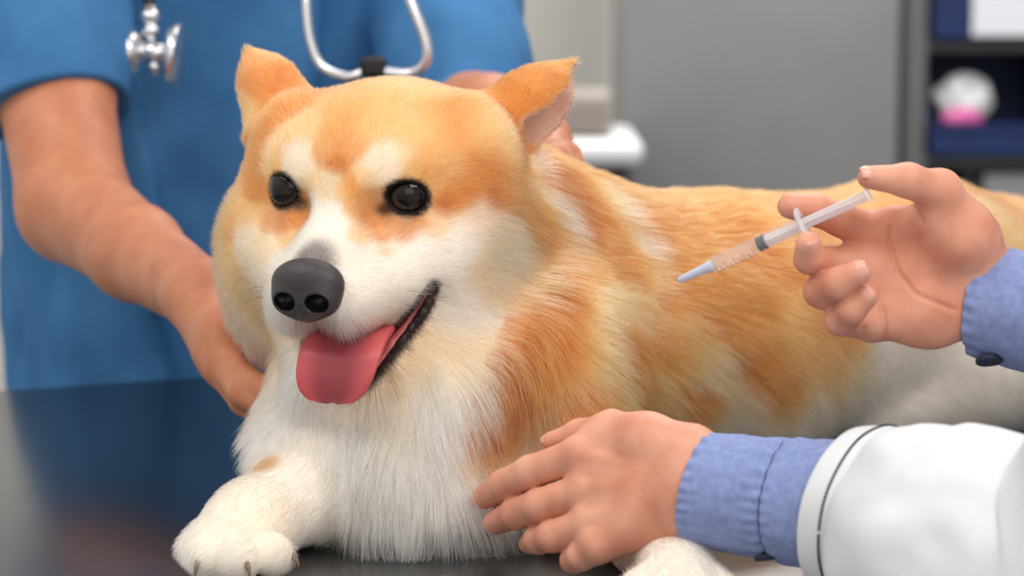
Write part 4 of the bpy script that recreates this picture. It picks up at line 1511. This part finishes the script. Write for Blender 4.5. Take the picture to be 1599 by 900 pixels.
lv, lq, _ = mesh_sdf(lambda p: legs_shape(p, VET_C, VET_FWD, -8), VET_C + [-24, -24, -90], VET_C + [24, 24, 4], 1.0)
link('trousers', mesh_np('trousers', lv, lq), mat('dark_trousers', (56, 60, 72), 0.8), vet)
shoes(VET_C, VET_FWD, vet)

# ---- the nurse behind the table
NC = np.array([-24.2, 210.5, 0.0])
NF = -TNX
NX_ = TAX
NSH_R = (NC - NX_ * 17.0 + np.array([0, 0, 40.0]), 5.4)        # at the left of the picture
NSH_L = (NC + NX_ * 17.0 + np.array([0, 0, 40.0]), 5.4)
N_ELB = A(116, 322, 181.0, 4.1)
N_WR = A(314, 462, 158.0, 2.35)
N_ELB2 = A(722, 178, 195.0, 4.0)
N_WR2 = A(838, 224, 169.0, 2.3)
NFING = [[A(356, 560, 151.0, 1.05), A(386, 596, 148.0, 0.92), A(420, 612, 145.8, 0.82), A(446, 616, 144.4, 0.64)],
         [A(350, 570, 150.6, 1.05), A(380, 614, 147.4, 0.92), A(416, 634, 145.8, 0.84), A(452, 642, 143.8, 0.64)],
         [A(346, 580, 150.8, 1.0), A(380, 628, 148.4, 0.84), A(412, 650, 147.0, 0.74), A(444, 658, 145.4, 0.58)],
         [A(346, 580, 152.4, 0.92), A(386, 632, 150.4, 0.74), A(420, 656, 148.4, 0.66), A(440, 666, 147.0, 0.54)]]
NTH = [A(372, 500, 153.0, 1.25), A(392, 512, 151.0, 1.0), A(408, 526, 150.0, 0.85), A(410, 540, 149.0, 0.64)]
NF2 = [[A(852, 240, 164.5, 0.98), A(866, 246, 161.0, 0.86), A(868, 262, 159.4, 0.76), A(862, 282, 159.0, 0.6)],
       [A(842, 250, 164.0, 0.98), A(850, 262, 160.5, 0.86), A(852, 284, 158.8, 0.76), A(850, 300, 158.2, 0.6)],
       [A(860, 232, 165.0, 0.96), A(878, 240, 162.5, 0.84), A(884, 258, 161.0, 0.74), A(880, 276, 160.6, 0.6)],
       [A(868, 228, 166.0, 0.9), A(890, 240, 165.5, 0.72), A(898, 256, 165.0, 0.64), A(896, 270, 165.0, 0.54)]]


def nurse_body(p):
    d = chain(p, [NSH_R, A(84, 130, 189.0, 4.5), N_ELB, A(212, 395, 170.0, 3.2), N_WR], 1.5)
    d = smin(d, chain(p, [NSH_L, (NSH_L[0] * 0.5 + N_ELB2[0] * 0.5, 4.8), N_ELB2, (N_ELB2[0] * 0.6 + N_WR2[0] * 0.4, 3.5), N_WR2], 2.0), 1.0)
    d = smin(d, rcone(p, NSH_R[0], NSH_L[0], 5.5, 5.5), 3)
    d = smin(d, rcone(p, NC + [0, 0, 36], NC + [0, 0, -10], 8.0, 8.0), 2)
    d = smin(d, rcone(p, NC + [0, 0, 40], NC + NF * 2 + [0, 0, 57], 5.4, 5.2), 3)
    d = smin(d, head_shape(p, NC + NF * 4 + np.array([0, 0, 65.0]), NF), 2)
    near = np.linalg.norm(p - N_WR[0], axis=1) < 18
    if near.any():
        q = p[near]
        h = union([rcone(q, N_WR[0], f[0][0], 1.9, f[0][1]) for f in NFING], 1.0)
        h = smin(h, ell(q, at(344, 532, 153.0), (1.5, 2.6, 2.2)), 1.0)
        for f in NFING + [NTH]:
            h = smin(h, chain(q, f, 0.3), 0.3)
        d[near] = smin(d[near], h, 1.0)
    near = np.linalg.norm(p - N_WR2[0], axis=1) < 16
    if near.any():
        q = p[near]
        h = union([rcone(q, N_WR2[0], f[0][0], 1.9, f[0][1]) for f in NF2], 1.0)
        for f in NF2:
            h = smin(h, chain(q, f, 0.3), 0.3)
        d[near] = smin(d[near], h, 1.0)
    return d


nb0 = (np.array([-24.5, 140, 1.0]), np.array([-11.0, 162, 17]))
nb1 = (np.array([-2.0, 154, 16.0]), np.array([8.0, 172, 27]))
nv_, nq_ = two_res(nurse_body, (nb0, nb1), (-60, 150, -25), (20, 235, 92), 0.18, 0.6)
nurse = link('person', mesh_np('person', nv_, nq_), nurse_skin)
tag(nurse, 'person in blue scrubs standing behind the table with both hands on the corgi', 'person')

scrub_mat = add_noise(mat('blue_scrubs', (62, 113, 162), 0.85, spec=0.15), (57, 106, 155), (69, 122, 171), 14, 4, bump=0.25, bump_scale=700, dist=0.0004)


SLEEVE_AT = 1.12


def scrub_shape(p):
    q = p - NC
    l = np.stack([q @ NX_, q @ NF, q[:, 2]], 1)
    half = 19.6 - 0.6 * ss(l[:, 2], 12, 34)
    dep = 10.6
    r = np.sqrt(np.abs(l[:, 0] / half) ** 2.4 + np.abs(l[:, 1] / dep) ** 2.4) ** (1 / 1.2)
    r = np.sqrt(r)
    d = (r - 1) * dep
    d = smax(d, l[:, 2] - 43 + 0.18 * np.abs(l[:, 0]), 6)
    d = smax(d, -26 - l[:, 2], 0.6)
    # sleeves
    e1 = at(84, 172, 188.0); e0 = NSH_R[0]
    ax = (e1 - e0) / np.linalg.norm(e1 - e0)
    n1 = ax + np.array([0.05, 0.2, -0.25]); n1 /= np.linalg.norm(n1)
    s1 = smax(rcone(p, e0, e1 + ax * 6, 7.6, 5.7), (p - e1) @ n1, 0.25)
    e2, el = NSH_L[0], N_ELB2[0]
    bx = (el - e2) / np.linalg.norm(el - e2)
    e3 = e2 + bx * (np.linalg.norm(el - e2) * SLEEVE_AT)
    n3 = bx + np.array([-0.35, 0.2, -0.25]); n3 /= np.linalg.norm(n3)
    s2 = smax(rcone(p, e2, e3 + bx * 6, 7.4, 5.7), (p - e3) @ n3, 0.25)
    d = smin(d, s1, 1.6)
    d = smin(d, s2, 1.6)
    # neck opening
    d = smax(d, -ell(l, (0, 5, 43), (6.5, 9, 12)), 0.6)
    # drape: long folds falling from the arm and across the front
    fold = lambda a, b, w: rcone(l, a, b, w, w)
    d = smin(d, fold((-14.5, 8.4, 36), (-8.5, 10.8, 6), 1.3), 1.2)
    d = smin(d, fold((-8.5, 10.8, 6), (-6, 10.6, -6), 1.2), 1.2)
    d = smax(d, -fold((-12.0, 10.6, 34), (-6.0, 12.0, 4), 0.9), 1.0)
    d = smin(d, fold((4, 10.4, 34), (1, 10.8, 6), 1.0), 1.2)
    d = smax(d, -fold((-17, 8.2, 6.2), (-9.5, 11.0, 4.6), 0.38), 0.6)
    d = smax(d, -fold((-1.6, 11.0, 40), (-1.2, 11.2, 27), 0.14), 0.2)
    return d * 0.85 + 0.5 * vnoise(p * np.array([1, 1, 0.3]), 4.6, 91) + 0.10 * vnoise(p * np.array([1, 1, 0.6]), 2.2, 92)


sv, sq, _ = mesh_sdf(scrub_shape, NC + [-34, -32, -28], NC + [34, 24, 50], 0.42)
link('scrub_top', mesh_np('scrub_top', sv, sq), scrub_mat, nurse)
hc = NC + NF * 4 + np.array([0, 0, 65.0])
hv, hq, _ = mesh_sdf(lambda p: hair_shape(p, hc, NF, True), hc - 19, hc + 19, 0.6)
link('hair', mesh_np('hair', hv, hq), hair_mat, nurse)
lv, lq, _ = mesh_sdf(lambda p: legs_shape(p, NC, NF, -12), NC + [-24, -24, -90], NC + [24, 24, 0], 1.0)
link('trousers', mesh_np('trousers', lv, lq), scrub_mat, nurse)
shoes(NC, NF, nurse)
for f, out in [(f, (-0.2, -0.6, 0.5)) for f in NFING[1:3]]:
    a, b = f[-2][0], f[-1][0]
    ax = (b - a) / np.linalg.norm(b - a); o = np.array(out); o = o - ax * (ax @ o); o /= np.linalg.norm(o)
    nail(nurse, b + o * f[-1][1], ax, o, w=0.42, ln=0.5)
# ------------------------------------------------------------------ syringe
clear = mat('clear_plastic', (240, 240, 244), 0.12, spec=0.5, Alpha=0.10)
milky = mat('milky_plastic', (238, 236, 242), 0.3, spec=0.4, Alpha=0.5)
rubber = mat('black_rubber', (20, 20, 24), 0.45)
S0, S1 = at(1060, 438, 131.5), at(1366, 300, 127.2)
SL = np.linalg.norm(S1 - S0)
SD = (S1 - S0) / SL
SU = np.cross(SD, np.cross([0, 0, 1.0], SD)); SU /= np.linalg.norm(SU)
SS = np.cross(SD, SU)


def lathe(name, prof, m, parent, sides=32, shape=None):
    """profile of (distance along the syringe, radius) turned about its axis"""
    vs, fs = [], []
    for s, r in prof:
        for j in range(sides):
            a = 2 * math.pi * j / sides
            k = shape(s, a) if shape else 1.0
            vs.append(S0 + SD * s + (SU * math.sin(a) + SS * math.cos(a)) * r * k)
    for i in range(len(prof) - 1):
        for j in range(sides):
            k = (j + 1) % sides
            fs.append((i * sides + j, i * sides + k, (i + 1) * sides + k, (i + 1) * sides + j))
    return link(name, mesh_np(name, vs, fs), m, parent)


syr = empty('syringe', S0 + SD * SL / 2)
tag(syr, 'small clear plastic syringe held in the raised hand over the back of the corgi', 'syringe')
u = SL / 334.0          # along the syringe, in pixels of the photograph
barrel = lathe('barrel', [(56 * u, 0.20), (56.5 * u, 0.30), (58 * u, 0.46), (60 * u, 0.49), (214 * u, 0.49), (214 * u, 0.41), (62 * u, 0.41), (58.5 * u, 0.22), (56 * u, 0.20)], clear, syr)
lathe('flange', [(211 * u, 0.42), (211 * u, 0.9), (212.5 * u, 0.95), (216 * u, 0.95), (217.5 * u, 0.9), (217.5 * u, 0.42)], milky, syr, 40, lambda s, a: 0.55 + 0.45 * abs(math.sin(a)) ** 1.5)
lathe('needle_cap', [(0, 0.02), (0.3 * u, 0.17), (2 * u, 0.20), (30 * u, 0.24), (50 * u, 0.29), (57 * u, 0.31), (59 * u, 0.27), (59 * u, 0.02)], mat('cap_plastic', (206, 214, 232), 0.25, spec=0.5, Alpha=0.8), syr)
lathe('stopper', [(136 * u, 0.02), (137 * u, 0.22), (139 * u, 0.40), (142 * u, 0.405), (143.5 * u, 0.36), (146 * u, 0.36), (147.5 * u, 0.405), (151 * u, 0.40), (152 * u, 0.02)], rubber, syr)
vs, fs = [], []
for k in range(4):              # cross-shaped plunger rod
    pass
pl = lathe('plunger', [(152 * u, 0.02), (152 * u, 0.33), (155 * u, 0.33), (156 * u, 0.31), (320 * u, 0.31), (321 * u, 0.31), (321.5 * u, 0.40), (324.5 * u, 0.40), (325 * u, 0.36), (325 * u, 0.02)], milky, syr, 48,
           lambda s, a: 1.0 if s < 155.5 * u or s > 320.5 * u else (0.35 + 0.65 * max(abs(math.cos(a)), abs(math.sin(a))) ** 10))
for s in range(66, 132, 8):
    ring = [S0 + SD * (s * u) + (SU * math.sin(a) + SS * math.cos(a)) * 0.493 for a in np.linspace(-2.2, -0.6 if (s - 66) % 16 else -0.2, 8)]
    g = tube('graduation_mark', ring, 0.012, rubber, barrel, sides=4)

# ------------------------------------------------------------------ stethoscope hanging round the nurse's neck
silver = mat('stethoscope_metal', (222, 222, 224), 0.22, metal=0.9)
black_tube = mat('black_tubing', (22, 22, 26), 0.4)
KY = 192.5
ste = empty('stethoscope', at(583, 103, KY))
tag(ste, 'silver and black stethoscope hanging on the front of the blue scrub top', 'stethoscope')


def pipe(name, pts, r, m, parent, n=40, sides=12):
    return tube(name, list(spline([at(*p) for p in pts], n)), r, m, parent, sides=sides)


pipe('ear_tube', [(474, -60, 192.5), (477, 0, 191.4), (484, 62, 191.0), (503, 104, 190.8), (540, 120, 190.6), (570, 112, 190.6)], 0.40, silver, ste)
pipe('ear_tube', [(622, -60, 191.0), (640, 0, 190.0), (664, 62, 189.6), (664, 98, 189.6), (640, 115, 190.0), (597, 113, 190.4)], 0.46, silver, ste)
c = at(583, 104, 190.5)
v, q, _ = mesh_sdf(lambda p: rbox(p, c, (1.0, 0.7, 0.8), 0.35), c - 1.6, c + 1.6, 0.15)
link('joint', mesh_np('joint', v, q), black_tube, ste)
pipe('tubing', [(583, 108, 190.6), (590, 150, 192.0), (640, 185, 196.5), (670, 120, 201.5), (655, -100, 206.0), (620, -330, 208.0), (500, -430, 212.0), (330, -380, 207.0), (245, -150, 197.0), (233, -40, 194.4), (233, 20, 193.6)], 0.5, black_tube, ste, 90)
hd = empty('chest_piece', at(243, 80, 192.4))
hd.parent = ste
hd.matrix_parent_inverse = Matrix.Translation(-ste.location)


def turned(name, c, axis, prof, m, parent, sides=36):
    ax = np.asarray(axis, dtype=float); ax /= np.linalg.norm(ax)
    s = np.cross(ax, [0, 0, 1.0])
    if np.linalg.norm(s) < 1e-3: s = np.array([1.0, 0, 0])
    s /= np.linalg.norm(s); w = np.cross(s, ax)
    vs, fs = [], []
    for t, r in prof:
        for j in range(sides):
            a = 2 * math.pi * j / sides
            vs.append(np.asarray(c) + ax * t + (s * math.cos(a) + w * math.sin(a)) * r)
    for i in range(len(prof) - 1):
        for j in range(sides):
            k = (j + 1) % sides
            fs.append((i * sides + j, i * sides + k, (i + 1) * sides + k, (i + 1) * sides + j))
    fs.append(tuple(range(sides))[::-1]); fs.append(tuple((len(prof) - 1) * sides + j for j in range(sides)))
    me = mesh_np(name, vs, fs)
    o = bpy.data.objects.new(name, me); COL.objects.link(o); me.materials.append(m)
    o.parent = parent
    base = parent
    if parent.type == 'EMPTY':
        loc = parent.location
        o.matrix_parent_inverse = Matrix.Translation(-loc)
    return o


AXD = np.array([0.99, -0.06, -0.10])
turned('diaphragm', at(271, 86, 192.0), AXD, [(-0.45, 1.2), (-0.4, 2.2), (-0.1, 2.5), (0.35, 2.55), (0.5, 2.4), (0.5, 0.1)], silver, hd)
turned('bell', at(213, 86, 192.6), -AXD, [(-0.5, 0.8), (-0.3, 1.5), (0.1, 1.95), (0.5, 2.05), (0.6, 1.85), (0.6, 0.1)], silver, hd)
turned('hub', at(241, 82, 192.2), AXD, [(-1.1, 0.55), (-1.0, 0.8), (1.0, 0.8), (1.1, 0.55)], silver, hd)
turned('stem', at(236, 66, 192.8), at(233, 10, 193.6) - at(236, 66, 192.8), [(0, 0.42), (0.5, 0.5), (0.6, 0.75), (1.1, 0.75), (1.2, 0.55), (1.6, 0.55), (1.7, 0.85), (2.4, 0.85), (2.5, 0.6), (2.9, 0.6)], silver, hd)
turned('stem', at(241, 98, 192.2), at(244, 120, 192.2) - at(241, 98, 192.2), [(0, 0.5), (0.6, 0.5), (0.7, 0.3), (1.0, 0.3)], silver, hd)
